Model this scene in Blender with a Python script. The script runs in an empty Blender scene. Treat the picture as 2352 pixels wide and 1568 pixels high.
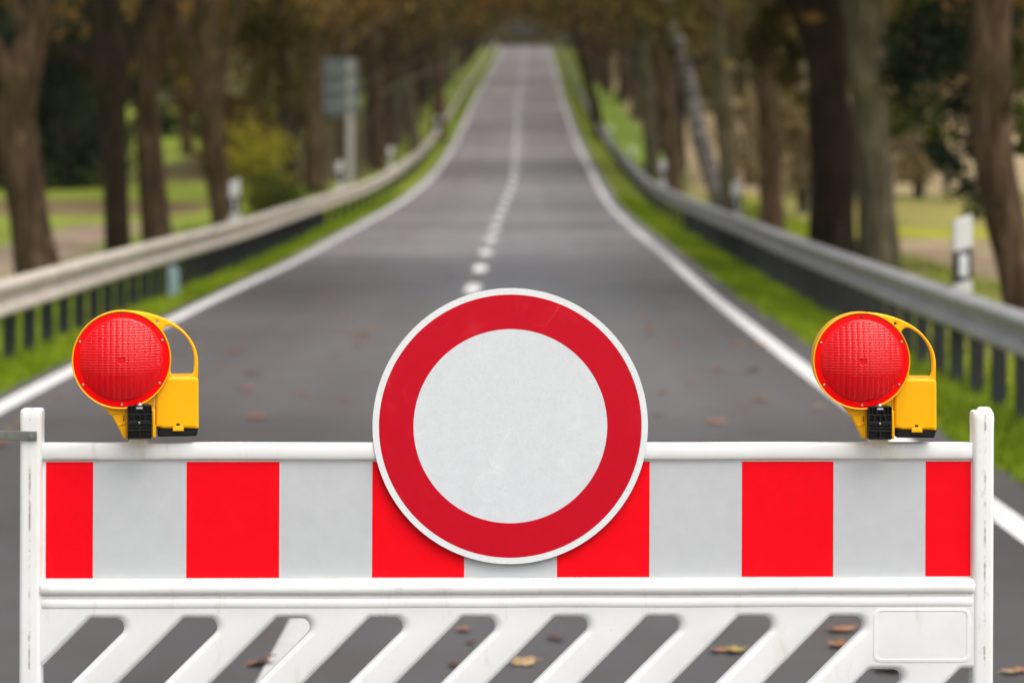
import bpy, bmesh, math, random
import numpy as np
from mathutils import Vector, Matrix, noise as mnoise

random.seed(7)
rng = np.random.default_rng(7)
scene = bpy.context.scene
col = scene.collection
R = math.radians

# ------------------------------------------------------------------ camera numbers
H = 1.75                      # eye height
F = 85.0 / 36.0 * 2352.0      # focal length in "view" pixels (picture 2352 wide)
CX, HY = 1176.0, 310.0        # principal column, horizon row
K = 1.0412                    # source pixels per view pixel
def at(px, py, Y):
    """a point at distance Y seen at (px, py)"""
    return Vector(((px - CX) * Y / F, Y, H - (py - HY) * Y / F))

def lin(r, g, b):
    f = lambda c: (c / 255 / 12.92) if c / 255 <= .04045 else ((c / 255 + .055) / 1.055) ** 2.4
    return (f(r), f(g), f(b), 1)

# ------------------------------------------------------------------ materials
def mat(name):
    m = bpy.data.materials.new(name); m.use_nodes = True
    nt = m.node_tree
    return m, nt, nt.nodes['Principled BSDF']
def nd(nt, t, **kw):
    n = nt.nodes.new(t)
    for k, v in kw.items():
        if k in n.inputs: n.inputs[k].default_value = v
        else: setattr(n, k, v)
    return n
def ramp(nt, src, stops):
    r = nt.nodes.new('ShaderNodeValToRGB')
    e = r.color_ramp.elements
    while len(e) < len(stops): e.new(0.5)
    for i, (p, c) in enumerate(stops):
        e[i].position = p; e[i].color = c if len(c) == 4 else (*c, 1)
    nt.links.new(src, r.inputs[0]); return r
def coords(nt, scale=(1, 1, 1), kind='Object', rot=(0, 0, 0)):
    tc = nt.nodes.new('ShaderNodeTexCoord'); mp = nt.nodes.new('ShaderNodeMapping')
    mp.inputs['Scale'].default_value = scale; mp.inputs['Rotation'].default_value = rot
    nt.links.new(tc.outputs[kind], mp.inputs[0]); return mp.outputs[0]
def noise(nt, vec, scale, detail=4, rough=.55, dist=0):
    n = nd(nt, 'ShaderNodeTexNoise', Scale=scale, Detail=detail, Roughness=rough, Distortion=dist)
    nt.links.new(vec, n.inputs['Vector']); return n.outputs['Fac']
def mixc(nt, fac, a, b, mode='MIX'):
    m = nt.nodes.new('ShaderNodeMix'); m.data_type = 'RGBA'; m.blend_type = mode
    for s, v in ((0, fac), (6, a), (7, b)):
        if hasattr(v, 'links'): nt.links.new(v, m.inputs[s])
        else: m.inputs[s].default_value = v
    return m.outputs[2]
def bump(nt, h, strength, dist, bsdf):
    b = nd(nt, 'ShaderNodeBump', Strength=strength, Distance=dist)
    nt.links.new(h, b.inputs['Height']); nt.links.new(b.outputs[0], bsdf.inputs['Normal'])
    return b

def plain(name, c, rough=.5, metal=0, spec=.5, coat=0, var=.0, vscale=20, bumps=0, bscale=200):
    m, nt, b = mat(name)
    b.inputs['Base Color'].default_value = (*c[:3], 1); b.inputs['Roughness'].default_value = rough
    b.inputs['Metallic'].default_value = metal; b.inputs['Specular IOR Level'].default_value = spec
    b.inputs['Coat Weight'].default_value = coat
    v = coords(nt)
    if var:
        n = noise(nt, v, vscale, 5)
        lo = tuple(x * (1 - var) for x in c[:3]); hi = tuple(min(1, x * (1 + var)) for x in c[:3])
        r = ramp(nt, n, [(.3, lo), (.7, hi)]); nt.links.new(r.outputs[0], b.inputs['Base Color'])
    if bumps:
        bump(nt, noise(nt, v, bscale, 3), bumps, .002, b)
    return m

def white_plastic(name='white_plastic', seams=(), worn=0.0):
    m, nt, b = mat(name)
    v = coords(nt); vs = coords(nt, (1, 1, .22))
    grime = ramp(nt, noise(nt, vs, 14, 8, .7, .4), [(.57, (0, 0, 0)), (.80, (1, 1, 1))])
    c = mixc(nt, grime.outputs[0], (.88, .878, .873, 1), (.68, .60, .51, 1))
    specks = ramp(nt, noise(nt, coords(nt, (1, 1, .5)), 120, 3, .6), [(.73, (0, 0, 0)), (.79, (1, 1, 1))])
    patch = ramp(nt, noise(nt, v, 3.3, 2), [(.45, (0, 0, 0)), (.65, (1, 1, 1))])
    f = mixc(nt, 1, specks.outputs[0], patch.outputs[0], 'MULTIPLY')
    c = mixc(nt, f, c, (.34, .28, .23, 1))
    broad = ramp(nt, noise(nt, v, 5, 4), [(.35, (.93, .925, .91)), (.65, (1, 1, 1))])
    c = mixc(nt, 1, c, broad.outputs[0], 'MULTIPLY')
    if worn:
        spots = ramp(nt, noise(nt, coords(nt, (1, 1, .45)), 42, 8, .75), [(.58, (0, 0, 0)), (.75, (.55, .55, .55))])
        c = mixc(nt, spots.outputs[0], c, (.42, .33, .26, 1))
    for sx in seams:        # the moulding seam, with dirt caught in it
        sep = nt.nodes.new('ShaderNodeSeparateXYZ'); nt.links.new(v, sep.inputs[0])
        d = nd(nt, 'ShaderNodeMath', operation='SUBTRACT'); nt.links.new(sep.outputs[0], d.inputs[0]); d.inputs[1].default_value = sx
        ab = nd(nt, 'ShaderNodeMath', operation='ABSOLUTE'); nt.links.new(d.outputs[0], ab.inputs[0])
        r1 = ramp(nt, ab.outputs[0], [(.0008, (1, 1, 1)), (.0022, (0, 0, 0))])
        r2 = ramp(nt, noise(nt, coords(nt, (1, 1, 1)), 24, 5, .7), [(.48, (.06, .06, .06)), (.6, (1, 1, 1))])
        c = mixc(nt, mixc(nt, 1, r1.outputs[0], r2.outputs[0], 'MULTIPLY'), c, (.36, .30, .25, 1))
    nt.links.new(c, b.inputs['Base Color'])
    b.inputs['Roughness'].default_value = .38; b.inputs['Specular IOR Level'].default_value = .4
    b.inputs['Subsurface Weight'].default_value = .0
    bump(nt, noise(nt, v, 9, 3), .12, .01, b)
    return m
M_WHITE = white_plastic()

def sheeting(name, c, rough, wear, coat=.3, hexes=True, flaws=True):
    m, nt, b = mat(name)
    v = coords(nt)
    base = (*c[:3], 1)
    cc = base
    if hexes:
        vo = nt.nodes.new('ShaderNodeTexVoronoi'); vo.feature = 'DISTANCE_TO_EDGE'; vo.inputs['Scale'].default_value = 240
        vo.inputs['Randomness'].default_value = .25
        nt.links.new(v, vo.inputs['Vector'])
        r = ramp(nt, vo.outputs['Distance'], [(.05, (1.02, 1.02, 1.02)), (.2, (.90, .91, .925))])
        cc = mixc(nt, 1, base, r.outputs[0], 'MULTIPLY')
    mot = ramp(nt, noise(nt, v, 28, 6, .7), [(.3, (.955, .955, .96)), (.7, (1.03, 1.03, 1.03))])
    cc = mixc(nt, 1, cc, mot.outputs[0], 'MULTIPLY')
    if flaws:
        for s, w, rot in ((2.1, .004, .3), (3.6, .0035, 1.1), (1.6, .003, 2.0), (5.2, .004, 2.7)):
            n = noise(nt, coords(nt, (1, 1, 1.0), rot=(0, rot, 0)), s, 1.5, .4, .15)
            a = nd(nt, 'ShaderNodeMath', operation='SUBTRACT'); nt.links.new(n, a.inputs[0]); a.inputs[1].default_value = .5
            ab = nd(nt, 'ShaderNodeMath', operation='ABSOLUTE'); nt.links.new(a.outputs[0], ab.inputs[0])
            r = ramp(nt, ab.outputs[0], [(0, (1, 1, 1)), (w, (0, 0, 0))])
            gate = ramp(nt, noise(nt, v, 7 + s, 2), [(.52, (0, 0, 0)), (.64, (.42, .42, .42))])
            f = mixc(nt, 1, r.outputs[0], gate.outputs[0], 'MULTIPLY')
            cc = mixc(nt, f, cc, wear)
        sm = ramp(nt, noise(nt, v, 11, 6, .65, .8), [(.58, (0, 0, 0)), (.75, (.3, .3, .3))])
        cc = mixc(nt, sm.outputs[0], cc, wear)
    if hasattr(cc, 'links'): nt.links.new(cc, b.inputs['Base Color'])
    else: b.inputs['Base Color'].default_value = cc
    b.inputs['Roughness'].default_value = rough; b.inputs['Coat Weight'].default_value = coat; b.inputs['Specular IOR Level'].default_value = .14 if not coat else .3
    b.inputs['Coat Roughness'].default_value = .15
    bump(nt, noise(nt, v, 6, 2), .08, .01, b)
    return m
M_SIGN_WHITE = sheeting('sign_white', (.70, .72, .74), .42, (.86, .88, .89, 1), coat=.08)
M_SIGN_RED = sheeting('sign_red', (.58, .0, .014), .3, (.74, .03, .045, 1), coat=.04, hexes=False)
M_STRIPE_RED = sheeting('stripe_red', (.94, .0, .008), .55, (.90, .012, .02, 1), coat=.0, hexes=False)
M_STRIPE_GREY = sheeting('stripe_grey', (.56, .575, .585), .45, (.62, .63, .64, 1), coat=0, hexes=False)
M_ALU = plain('aluminium', (.5, .5, .5), .45, .9, var=.2, vscale=30)
M_YELLOW = plain('yellow_plastic', (.98, .46, .0), .35, spec=.3, coat=.08, var=.04, vscale=12, bumps=.05, bscale=40)
M_BLACK = plain('black_plastic', (.007, .007, .0075), .42, spec=.3, bumps=.1)
M_DARKHOLE = plain('dark_recess', (.008, .007, .005), .8)
M_SCREW = plain('screw_steel', (.62, .62, .6), .25, 1)
M_STEEL = plain('weathered_steel', (.19, .19, .165), .5, .35, var=.25, vscale=25, bumps=.15)
M_RUBBER = plain('recycled_rubber', (.03, .03, .03), .9, var=.4, vscale=60, bumps=.5)
M_TAG = plain('silver_tag', (.55, .55, .55), .4, .3)
def lens_mat(name, c, rough):
    m, nt, b = mat(name)
    b.inputs['Base Color'].default_value = (*c, 1); b.inputs['Roughness'].default_value = rough
    b.inputs['Coat Weight'].default_value = .0; b.inputs['Coat Roughness'].default_value = .03
    b.inputs['Specular IOR Level'].default_value = .12 if rough > .2 else .4
    n = noise(nt, coords(nt), 30, 3)
    r = ramp(nt, n, [(.3, tuple(x * .92 for x in c)), (.7, c)]); nt.links.new(r.outputs[0], b.inputs['Base Color'])
    return m
M_LENS = lens_mat('red_lens', (.80, .0, .005), .07)
M_FLANGE = lens_mat('red_flange', (1.0, .002, .004), .3)

def asphalt():
    m, nt, b = mat('asphalt')
    v = coords(nt)
    long_ = noise(nt, coords(nt, (.10, .085, 1)), 1.0, 3, .5)
    r1 = ramp(nt, long_, [(.36, (.070, .066, .066)), (.62, (.094, .0885, .0885))])
    patch = ramp(nt, noise(nt, coords(nt, (.03, .13, 1)), 1.0, 1, .3), [(.50, (1.06, 1.05, 1.05)), (.56, (.88, .87, .88))])
    c = mixc(nt, 1, r1.outputs[0], patch.outputs[0], 'MULTIPLY')
    wheel = ramp(nt, noise(nt, coords(nt, (1.5, .012, 1)), 1.0, 2, .5), [(.35, (.90, .90, .90)), (.65, (1.08, 1.08, 1.08))])
    c = mixc(nt, 1, c, wheel.outputs[0], 'MULTIPLY')
    # resurfaced lengths, plus far sky sheen painted in as lighter tone
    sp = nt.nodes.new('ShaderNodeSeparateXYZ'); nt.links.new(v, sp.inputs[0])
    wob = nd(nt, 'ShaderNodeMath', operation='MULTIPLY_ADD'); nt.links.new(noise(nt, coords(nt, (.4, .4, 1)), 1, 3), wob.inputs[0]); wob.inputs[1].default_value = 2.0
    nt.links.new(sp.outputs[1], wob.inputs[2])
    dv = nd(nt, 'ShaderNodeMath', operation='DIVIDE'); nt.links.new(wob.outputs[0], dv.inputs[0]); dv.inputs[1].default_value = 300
    age_sheen = ramp(nt, dv.outputs[0], [(y_ / 300, (v_ / 4, v_ / 4 * .98, v_ / 4 * .97)) for y_, v_ in ((0, .78), (9, .82), (17, 1.15), (25, 1.1), (30, .98), (35, 1.05), (39, 2.5), (48, 2.15), (54, 2.7), (62, 2.2), (76, 2.8), (84, 2.2), (104, 2.7), (124, 2.3), (131, 2.2), (137, 3.5), (280, 3.9))])
    c = mixc(nt, 1, c, age_sheen.outputs[0], 'MULTIPLY')
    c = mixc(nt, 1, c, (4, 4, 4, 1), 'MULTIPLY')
    fine = ramp(nt, noise(nt, v, 160, 3, .7), [(.3, (.75, .75, .75)), (.72, (1.3, 1.3, 1.3))])
    c = mixc(nt, 1, c, fine.outputs[0], 'MULTIPLY')
    blot = ramp(nt, noise(nt, v, 2.3, 5, .6), [(.45, (1, 1, 1)), (.7, (.95, .80, .74))])
    c = mixc(nt, 1, c, blot.outputs[0], 'MULTIPLY')
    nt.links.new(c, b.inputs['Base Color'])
    rr = ramp(nt, noise(nt, coords(nt, (.1, .2, 1)), 1, 2), [(.35, (.34,) * 3), (.65, (.52,) * 3)])
    nt.links.new(rr.outputs[0], b.inputs['Roughness'])
    b.inputs['Specular IOR Level'].default_value = .7
    bump(nt, noise(nt, v, 140, 2), .3, .003, b)
    return m
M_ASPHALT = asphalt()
M_DASH = plain('fresh_road_paint', (.88, .86, .83), .55, var=.06, vscale=7, bumps=.3, bscale=120)
M_LINE = plain('road_paint', (.66, .64, .62), .6, var=.14, vscale=7, bumps=.3, bscale=120)

def ground_mat():
    m, nt, b = mat('ground')
    at_ = nd(nt, 'ShaderNodeAttribute', attribute_name='zone')
    v = coords(nt)
    n1 = ramp(nt, noise(nt, v, .8, 6, .6), [(.3, (.75, .52, .5)), (.45, (.9, .9, .8)), (.7, (1.35, 1.3, 1.2))])
    n2 = ramp(nt, noise(nt, v, 9, 4, .7), [(.3, (.6, .6, .6)), (.7, (1.35, 1.35, 1.35))])
    c = mixc(nt, 1, at_.outputs['Color'], n1.outputs[0], 'MULTIPLY')
    c = mixc(nt, 1, c, n2.outputs[0], 'MULTIPLY')
    nt.links.new(c, b.inputs['Base Color']); b.inputs['Roughness'].default_value = .9
    b.inputs['Specular IOR Level'].default_value = .15
    return m
M_GROUND = ground_mat()

def foliage(name, dark, mid, light, scale=.35, trans=.3):
    m = bpy.data.materials.new(name); m.use_nodes = True; nt = m.node_tree
    nt.nodes.remove(nt.nodes['Principled BSDF']); out = nt.nodes['Material Output']
    a = nd(nt, 'ShaderNodeAttribute', attribute_name='tint')
    n = noise(nt, coords(nt), scale, 3)
    ad = nd(nt, 'ShaderNodeMath', operation='MULTIPLY_ADD'); nt.links.new(a.outputs['Fac'], ad.inputs[0])
    ad.inputs[1].default_value = .5; 
    sc_ = nd(nt, 'ShaderNodeMath', operation='MULTIPLY'); nt.links.new(n, sc_.inputs[0]); sc_.inputs[1].default_value = .5
    nt.links.new(sc_.outputs[0], ad.inputs[2])
    r = ramp(nt, ad.outputs[0], [(.25, dark), (.5, mid), (.78, light)])
    d = nt.nodes.new('ShaderNodeBsdfDiffuse'); t = nt.nodes.new('ShaderNodeBsdfTranslucent')
    mx = nt.nodes.new('ShaderNodeMixShader'); mx.inputs[0].default_value = trans
    nt.links.new(r.outputs[0], d.inputs[0]); nt.links.new(r.outputs[0], t.inputs[0])
    nt.links.new(d.outputs[0], mx.inputs[1]); nt.links.new(t.outputs[0], mx.inputs[2])
    nt.links.new(mx.outputs[0], out.inputs[0])
    return m
M_AUTUMN = foliage('autumn_leaves', (.038, .026, .011), (.145, .085, .026), (.29, .17, .048))
M_OLIVE = foliage('olive_leaves', (.03, .027, .01), (.105, .09, .028), (.22, .18, .05))
M_RUST = foliage('rust_leaves', (.042, .025, .011), (.15, .078, .026), (.29, .145, .045))
M_EVERGREEN = foliage('evergreen_leaves', (.008, .013, .008), (.024, .036, .020), (.05, .068, .03), trans=.15)
M_GREENLEAF = foliage('green_leaves', (.02, .032, .005), (.06, .085, .014), (.15, .17, .025))
M_YELLOWGREEN = foliage('yellow_green_leaves', (.10, .10, .012), (.27, .25, .025), (.45, .38, .05))
M_TAN = foliage('dry_leaves', (.10, .07, .03), (.28, .21, .10), (.46, .36, .2))
M_GRASS = foliage('grass_blades', (.11, .13, .018), (.23, .32, .018), (.42, .48, .05), scale=.5, trans=.35)

def bark(name, a, b_, c_):
    m, nt, b = mat(name)
    v = coords(nt, (6, 6, 1.2)); n = noise(nt, v, 1.6, 7, .65, .5)
    r = ramp(nt, n, [(.3, a), (.5, b_), (.72, c_)])
    moss = ramp(nt, noise(nt, coords(nt), .9, 4), [(.5, (1, 1, 1)), (.68, (.75, .95, .55))])
    nt.links.new(mixc(nt, 1, r.outputs[0], moss.outputs[0], 'MULTIPLY'), b.inputs['Base Color'])
    b.inputs['Roughness'].default_value = .9; b.inputs['Specular IOR Level'].default_value = .15
    bump(nt, n, .9, .06, b); return m
M_BARK = bark('brown_bark', (.022, .014, .008), (.070, .043, .024), (.18, .118, .072))
M_BARK_DARK = bark('dark_bark', (.010, .007, .004), (.026, .017, .010), (.060, .039, .024))
M_BARK_OLIVE = bark('olive_bark', (.036, .031, .016), (.095, .08, .05), (.19, .16, .10))
def birch_bark():
    m, nt, b = mat('birch_bark')
    n = noise(nt, coords(nt, (1.2, 1.2, 5)), 1.5, 4, .6)
    r = ramp(nt, n, [(.40, (.045, .037, .032)), (.54, (.17, .155, .148)), (.78, (.32, .30, .285))])
    nt.links.new(r.outputs[0], b.inputs['Base Color']); b.inputs['Roughness'].default_value = .7
    return m
M_BIRCH = birch_bark()
M_RAIL_L = plain('galvanised_rail_lit', (.58, .51, .43), .5, .1, var=.16, vscale=3, bumps=.1)  # warm sunlit tone put into the left beam's colour
M_RAIL_R = plain('galvanised_rail_shaded', (.36, .35, .34), .5, .25, var=.16, vscale=3, bumps=.1)  # same steel, painted darker for the face turned from the sun
M_POST = plain('rail_post_steel', (.022, .022, .024), .6, .3, var=.3, vscale=6)
M_DELIN = plain('marker_white', (.58, .57, .55), .45, var=.06, vscale=9)
M_DELIN_BLACK = plain('marker_black', (.015, .015, .017), .45)
M_REFLECT = plain('reflector_silver', (.62, .62, .62), .3)
M_SIGNBACK = plain('sign_back_grey', (.125, .145, .142), .5, .2, var=.1, vscale=3)
M_POLE = plain('pole_grey', (.42, .40, .37), .5, .3)
M_PALEBLUE = plain('pale_marker', (.22, .31, .31), .5)
M_WOODFLOOR = plain('hedge_bark', (.05, .04, .028), .9)

# ------------------------------------------------------------------ object helpers
def link(o, parent=None):
    col.objects.link(o)
    if parent is not None: o.parent = parent
    return o
def mesh_obj(name, me, m=None, parent=None, loc=(0, 0, 0)):
    me.name = name
    o = bpy.data.objects.new(name, me); o.location = loc
    if m is not None:
        if isinstance(m, (list, tuple)):
            for x in m: me.materials.append(x)
        elif not me.materials: me.materials.append(m)
    return link(o, parent)
def empty(name, loc=(0, 0, 0)):
    o = bpy.data.objects.new(name, None); o.location = loc; o.empty_display_size = .2
    return link(o)
def tag(o, label=None, cat=None, group=None, kind=None):
    for k, v in (('label', label), ('category', cat), ('group', group), ('kind', kind)):
        if v: o[k] = v
    return o
def smooth(me, ang=40):
    for p in me.polygons: p.use_smooth = True
    try: me.set_sharp_from_angle(angle=R(ang))
    except Exception: pass
    return me
def np_mesh(name, verts, faces_flat, nside):
    """verts (n,3); faces_flat (m*nside)"""
    me = bpy.data.meshes.new(name)
    nv, nf = len(verts), len(faces_flat) // nside
    me.vertices.add(nv); me.vertices.foreach_set('co', np.ascontiguousarray(verts, dtype=np.float32).ravel())
    me.loops.add(nf * nside); me.loops.foreach_set('vertex_index', np.asarray(faces_flat, dtype=np.int32))
    me.polygons.add(nf); me.polygons.foreach_set('loop_start', np.arange(0, nf * nside, nside, dtype=np.int32))
    me.update(calc_edges=True); me.validate(); return me
def bm_mesh(name, bm, ang=40):
    me = bpy.data.meshes.new(name)
    bmesh.ops.recalc_face_normals(bm, faces=bm.faces)
    bm.to_mesh(me); bm.free(); return smooth(me, ang)
def join(name, meshes, ang=40):
    """list of (mesh, matrix or None, material index)"""
    bm = bmesh.new()
    for t in meshes:
        me, mx, mi = (list(t) + [None, None, 0])[:3] if isinstance(t, (list, tuple)) else (t, None, 0)
        mi = mi or 0
        n0 = len(bm.verts); f0 = len(bm.faces)
        bm.from_mesh(me); bm.verts.ensure_lookup_table(); bm.faces.ensure_lookup_table()
        if mx is not None: bmesh.ops.transform(bm, matrix=mx, verts=bm.verts[n0:])
        for f in bm.faces[f0:]: f.material_index = mi
    return bm_mesh(name, bm, ang)
def round_poly(pts, radii, seg=7):
    out = []; n = len(pts)
    if not isinstance(radii, (list, tuple)): radii = [radii] * n
    for i in range(n):
        p = Vector(pts[i]); a = Vector(pts[i - 1]) - p; b = Vector(pts[(i + 1) % n]) - p
        r = radii[i]
        la, lb = a.length, b.length
        if r <= 0: out.append(tuple(p)); continue
        a.normalize(); b.normalize()
        half = a.angle(b) / 2
        t = min(r / math.tan(half), la * .49, lb * .49); r = t * math.tan(half)
        c = p + (a + b).normalized() * (r / math.sin(half))
        s, e = p + a * t - c, p + b * t - c
        a0 = math.atan2(s.y, s.x); d = math.atan2(e.y, e.x) - a0
        while d > math.pi: d -= 2 * math.pi
        while d < -math.pi: d += 2 * math.pi
        for k in range(seg + 1):
            an = a0 + d * k / seg; out.append((c.x + r * math.cos(an), c.y + r * math.sin(an)))
    return out
def area(p): return sum(p[i - 1][0] * p[i][1] - p[i][0] * p[i - 1][1] for i in range(len(p))) / 2
def slab(name, outer, holes=(), thick=.02, bev=.003, y0=0.0, bres=3, ang=40):
    """outline in (x,z), thickness along y centred on y0, rounded edges"""
    cu = bpy.data.curves.new(name, 'CURVE'); cu.dimensions = '2D'; cu.fill_mode = 'BOTH'
    cu.extrude = max(thick / 2 - bev, .0001); cu.bevel_depth = bev; cu.bevel_resolution = bres; cu.offset = -bev
    for i, p in enumerate([outer] + list(holes)):
        if (area(p) > 0) != (i == 0): p = p[::-1]
        q = [p[0]]
        for v in p[1:]:
            if (Vector(v) - Vector(q[-1])).length > 1e-5: q.append(v)
        if (Vector(q[0]) - Vector(q[-1])).length < 1e-5: q.pop()
        s = cu.splines.new('POLY'); s.points.add(len(q) - 1); s.use_cyclic_u = True
        for k, v in enumerate(q): s.points[k].co = (v[0], v[1], 0, 1)
    o = bpy.data.objects.new(name, cu); col.objects.link(o)
    dg = bpy.context.evaluated_depsgraph_get()
    me = bpy.data.meshes.new_from_object(o.evaluated_get(dg))
    bpy.data.objects.remove(o); bpy.data.curves.remove(cu)
    me.transform(Matrix(((1, 0, 0, 0), (0, 0, -1, y0), (0, 1, 0, 0), (0, 0, 0, 1))))
    me.materials.clear()
    bm = bmesh.new(); bm.from_mesh(me); bmesh.ops.remove_doubles(bm, verts=bm.verts, dist=1e-5)
    return bm_mesh(name, bm, ang)
def rect(x0, z0, x1, z1): return [(x0, z0), (x1, z0), (x1, z1), (x0, z1)]
def sweep(name, prof, frames, closed=True, ang=40):
    """prof: list of (a,b); frames: list of (origin, A, B) -> origin + a*A + b*B"""
    bm = bmesh.new(); rings = []
    for o, A, B in frames: rings.append([bm.verts.new(Vector(o) + A * p[0] + B * p[1]) for p in prof])
    n = len(prof)
    for r0, r1 in zip(rings, rings[1:]):
        for i in range(n if closed else n - 1):
            j = (i + 1) % n
            bm.faces.new((r0[i], r0[j], r1[j], r1[i]))
    if closed:
        bm.faces.new(rings[0]); bm.faces.new(rings[-1][::-1])
    return bm_mesh(name, bm, ang)
def lathe_y(name, prof, n=64, cx=0, cz=0, ang=35, cap=True):
    """prof: list of (radius, y) around an axis along y"""
    bm = bmesh.new(); rings = []
    for r, y in prof:
        if r < 1e-6: rings.append([bm.verts.new((cx, y, cz))])
        else: rings.append([bm.verts.new((cx + r * math.cos(2 * math.pi * k / n), y, cz + r * math.sin(2 * math.pi * k / n))) for k in range(n)])
    for a, b in zip(rings, rings[1:]):
        for k in range(n):
            j = (k + 1) % n
            if len(a) == 1 and len(b) > 1: bm.faces.new((a[0], b[j], b[k]))
            elif len(b) == 1 and len(a) > 1: bm.faces.new((a[k], a[j], b[0]))
            elif len(a) > 1: bm.faces.new((a[k], a[j], b[j], b[k]))
    return bm_mesh(name, bm, ang)
def tube(pts, radii, n=12, rough=.0, seed=0, bm=None):
    own = bm is None
    bm = bm or bmesh.new(); rings = []
    pts = [Vector(p) for p in pts]
    for i, p in enumerate(pts):
        d = (pts[min(i + 1, len(pts) - 1)] - pts[max(i - 1, 0)]).normalized()
        a = d.cross(Vector((0, 1, 0.01)));
        if a.length < .05: a = d.cross(Vector((1, 0, 0)))
        a.normalize(); b = d.cross(a)
        ring = []
        for k in range(n):
            t = 2 * math.pi * k / n
            r = radii[i] * (1 + rough * (mnoise.noise(Vector((math.cos(t) * 1.5 + seed, math.sin(t) * 1.5, p.z * .9))) ))
            ring.append(bm.verts.new(p + a * (math.cos(t) * r) + b * (math.sin(t) * r)))
        rings.append(ring)
    for r0, r1 in zip(rings, rings[1:]):
        for k in range(n):
            j = (k + 1) % n; bm.faces.new((r0[k], r0[j], r1[j], r1[k]))
    bm.faces.new(rings[0][::-1]); bm.faces.new(rings[-1])
    return bm
def spline(pts, vals, k=5):
    """Catmull-Rom resample of points and values"""
    P = [Vector(p) for p in pts]; out, ov = [], []
    for i in range(len(P) - 1):
        p0, p1, p2, p3 = P[max(i - 1, 0)], P[i], P[i + 1], P[min(i + 2, len(P) - 1)]
        for s in range(k):
            t = s / k
            out.append(.5 * ((2 * p1) + (p2 - p0) * t + (2 * p0 - 5 * p1 + 4 * p2 - p3) * t * t + (3 * p1 - p0 - 3 * p2 + p3) * t ** 3))
            ov.append(vals[i] + (vals[i + 1] - vals[i]) * t)
    return out + [P[-1]], ov + [vals[-1]]

# ------------------------------------------------------------------ the land
def soft(xs, ys, w=6):
    xs, ys = np.array(xs, float), np.array(ys, float); ks = np.linspace(-w, w, 9)
    return lambda t: float(np.mean(np.interp(t + ks, xs, ys)))
YT = [36.1, 42.1, 51.3, 63.9, 76.35, 89.8, 105, 120.7, 139.5, 163.3, 199.6, 256.6]
prof = soft([-60, 0, 15, 26] + YT + [272, 288, 297, 310, 345, 420, 900],
            [0, 0, 0, -.05, -.10, -.095, -.10, -.064, .169, .576, 1.18, 2.02, 3.13, 4.61, 6.78, 10.18, 11.25, 12.35, 12.6, 12.3, 11, 9, 9], 3.5)
cen = soft([-60, 0, 8, 10.7, 15.7, 27.8] + YT + [420], [-.3, -.4, -.45, -.49, -.56, -.52, -.39, -.387, -.337, -.22, -.04, .10, .17, .24, .33, .48, .89, 1.3, 2.6], 3.5)
cline = soft([-10, 8.2, 27.7, 32.1, 36.2, 40.6, 46, 51.3, 63.9, 76.35, 89.8, 105, 120.7, 139.5, 163.3, 199.6, 256.6, 420],
             [-1.06, -.74, -.46, -.445, -.42, -.384, -.36, -.32, -.20, .02, .13, .17, .24, .33, .48, .89, 1.3, 2.6], 2.5)
def sm(a, b, t):
    t = min(1, max(0, (t - a) / (b - a))); return t * t * (3 - 2 * t)
def ground_z(x, y):
    d = x - cen(y); e = abs(d)
    z = prof(y)
    z -= .010 + .16 * sm(2.95, 3.9, e) + .04 * sm(5, 9, e)
    z += .18 * mnoise.noise(Vector((x * .12, y * .07, 0))) * sm(5, 9, e)
    z += 26 * sm(330, 460, y) * sm(3, 12, e + max(0, y - 350))
    return z

def zone(x, y):
    d = x - cen(y)
    if y > 305: return (.05, .043, .03)
    if d < 0:
        tc = -5.9 - .055 * y
        if abs(d) < 4.0: return (.17, .225, .016)
        if 26 < y < 56 and abs(x - tc) < .38 + .010 * y: return (.40, .30, .23)
        if 60 < y < 70 and -15.5 < d < -8: return (.16, .12, .06)
        if 82 < y < 150 and -14 < d < -5.4: return (.10, .085, .035)
        if y > 150: return (.12, .12, .04) if d < -14 else (.21, .26, .05)
        return (.23, .285, .04) if d < -6 else (.17, .20, .025)
    if d < 4.4: return (.165, .21, .02)
    if y < 48 and d > 5.0: return (.36, .275, .185)
    if y < 75 and d > 4: return (.27, .245, .075) if y > 52 else (.36, .36, .03)
    if d < 6.6 and 96 < y < 200: return (.23, .31, .05)
    if d > 6: return (.36, .28, .17) if y < 190 else (.12, .10, .05)
    return (.13, .17, .02)

def build_ground():
    xs = np.concatenate([np.array([-700, -450, -300, -200, -140, -100, -75, -60, -48, -40, -33, -27, -23]), np.arange(-20, 20.01, .5),
                         np.array([23, 27, 33, 40, 48, 60, 75, 100, 140, 200, 300, 450, 700])])
    ys = np.concatenate([np.array([-300, -150, -80, -40, -20, -8]), np.arange(0, 80, 1.0), np.arange(80, 300, 3.0), np.array([300, 305, 312, 320, 330, 345, 360, 380, 400, 430, 460, 520, 620, 800, 1100])])
    nx, ny = len(xs), len(ys)
    V = np.array([(x, y, ground_z(x, y)) for y in ys for x in xs])
    F_ = [v for j in range(ny - 1) for i in range(nx - 1) for v in (j * nx + i, j * nx + i + 1, (j + 1) * nx + i + 1, (j + 1) * nx + i)]
    me = np_mesh('ground', V, F_, 4)
    a = me.attributes.new('zone', 'FLOAT_COLOR', 'POINT')
    cols = np.array([(*zone(v[0], v[1]), 1) for v in V], dtype=np.float32)
    a.data.foreach_set('color', cols.ravel()); smooth(me, 180)
    tag(mesh_obj('ground', me, M_GROUND), kind='structure')
build_ground()
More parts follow.
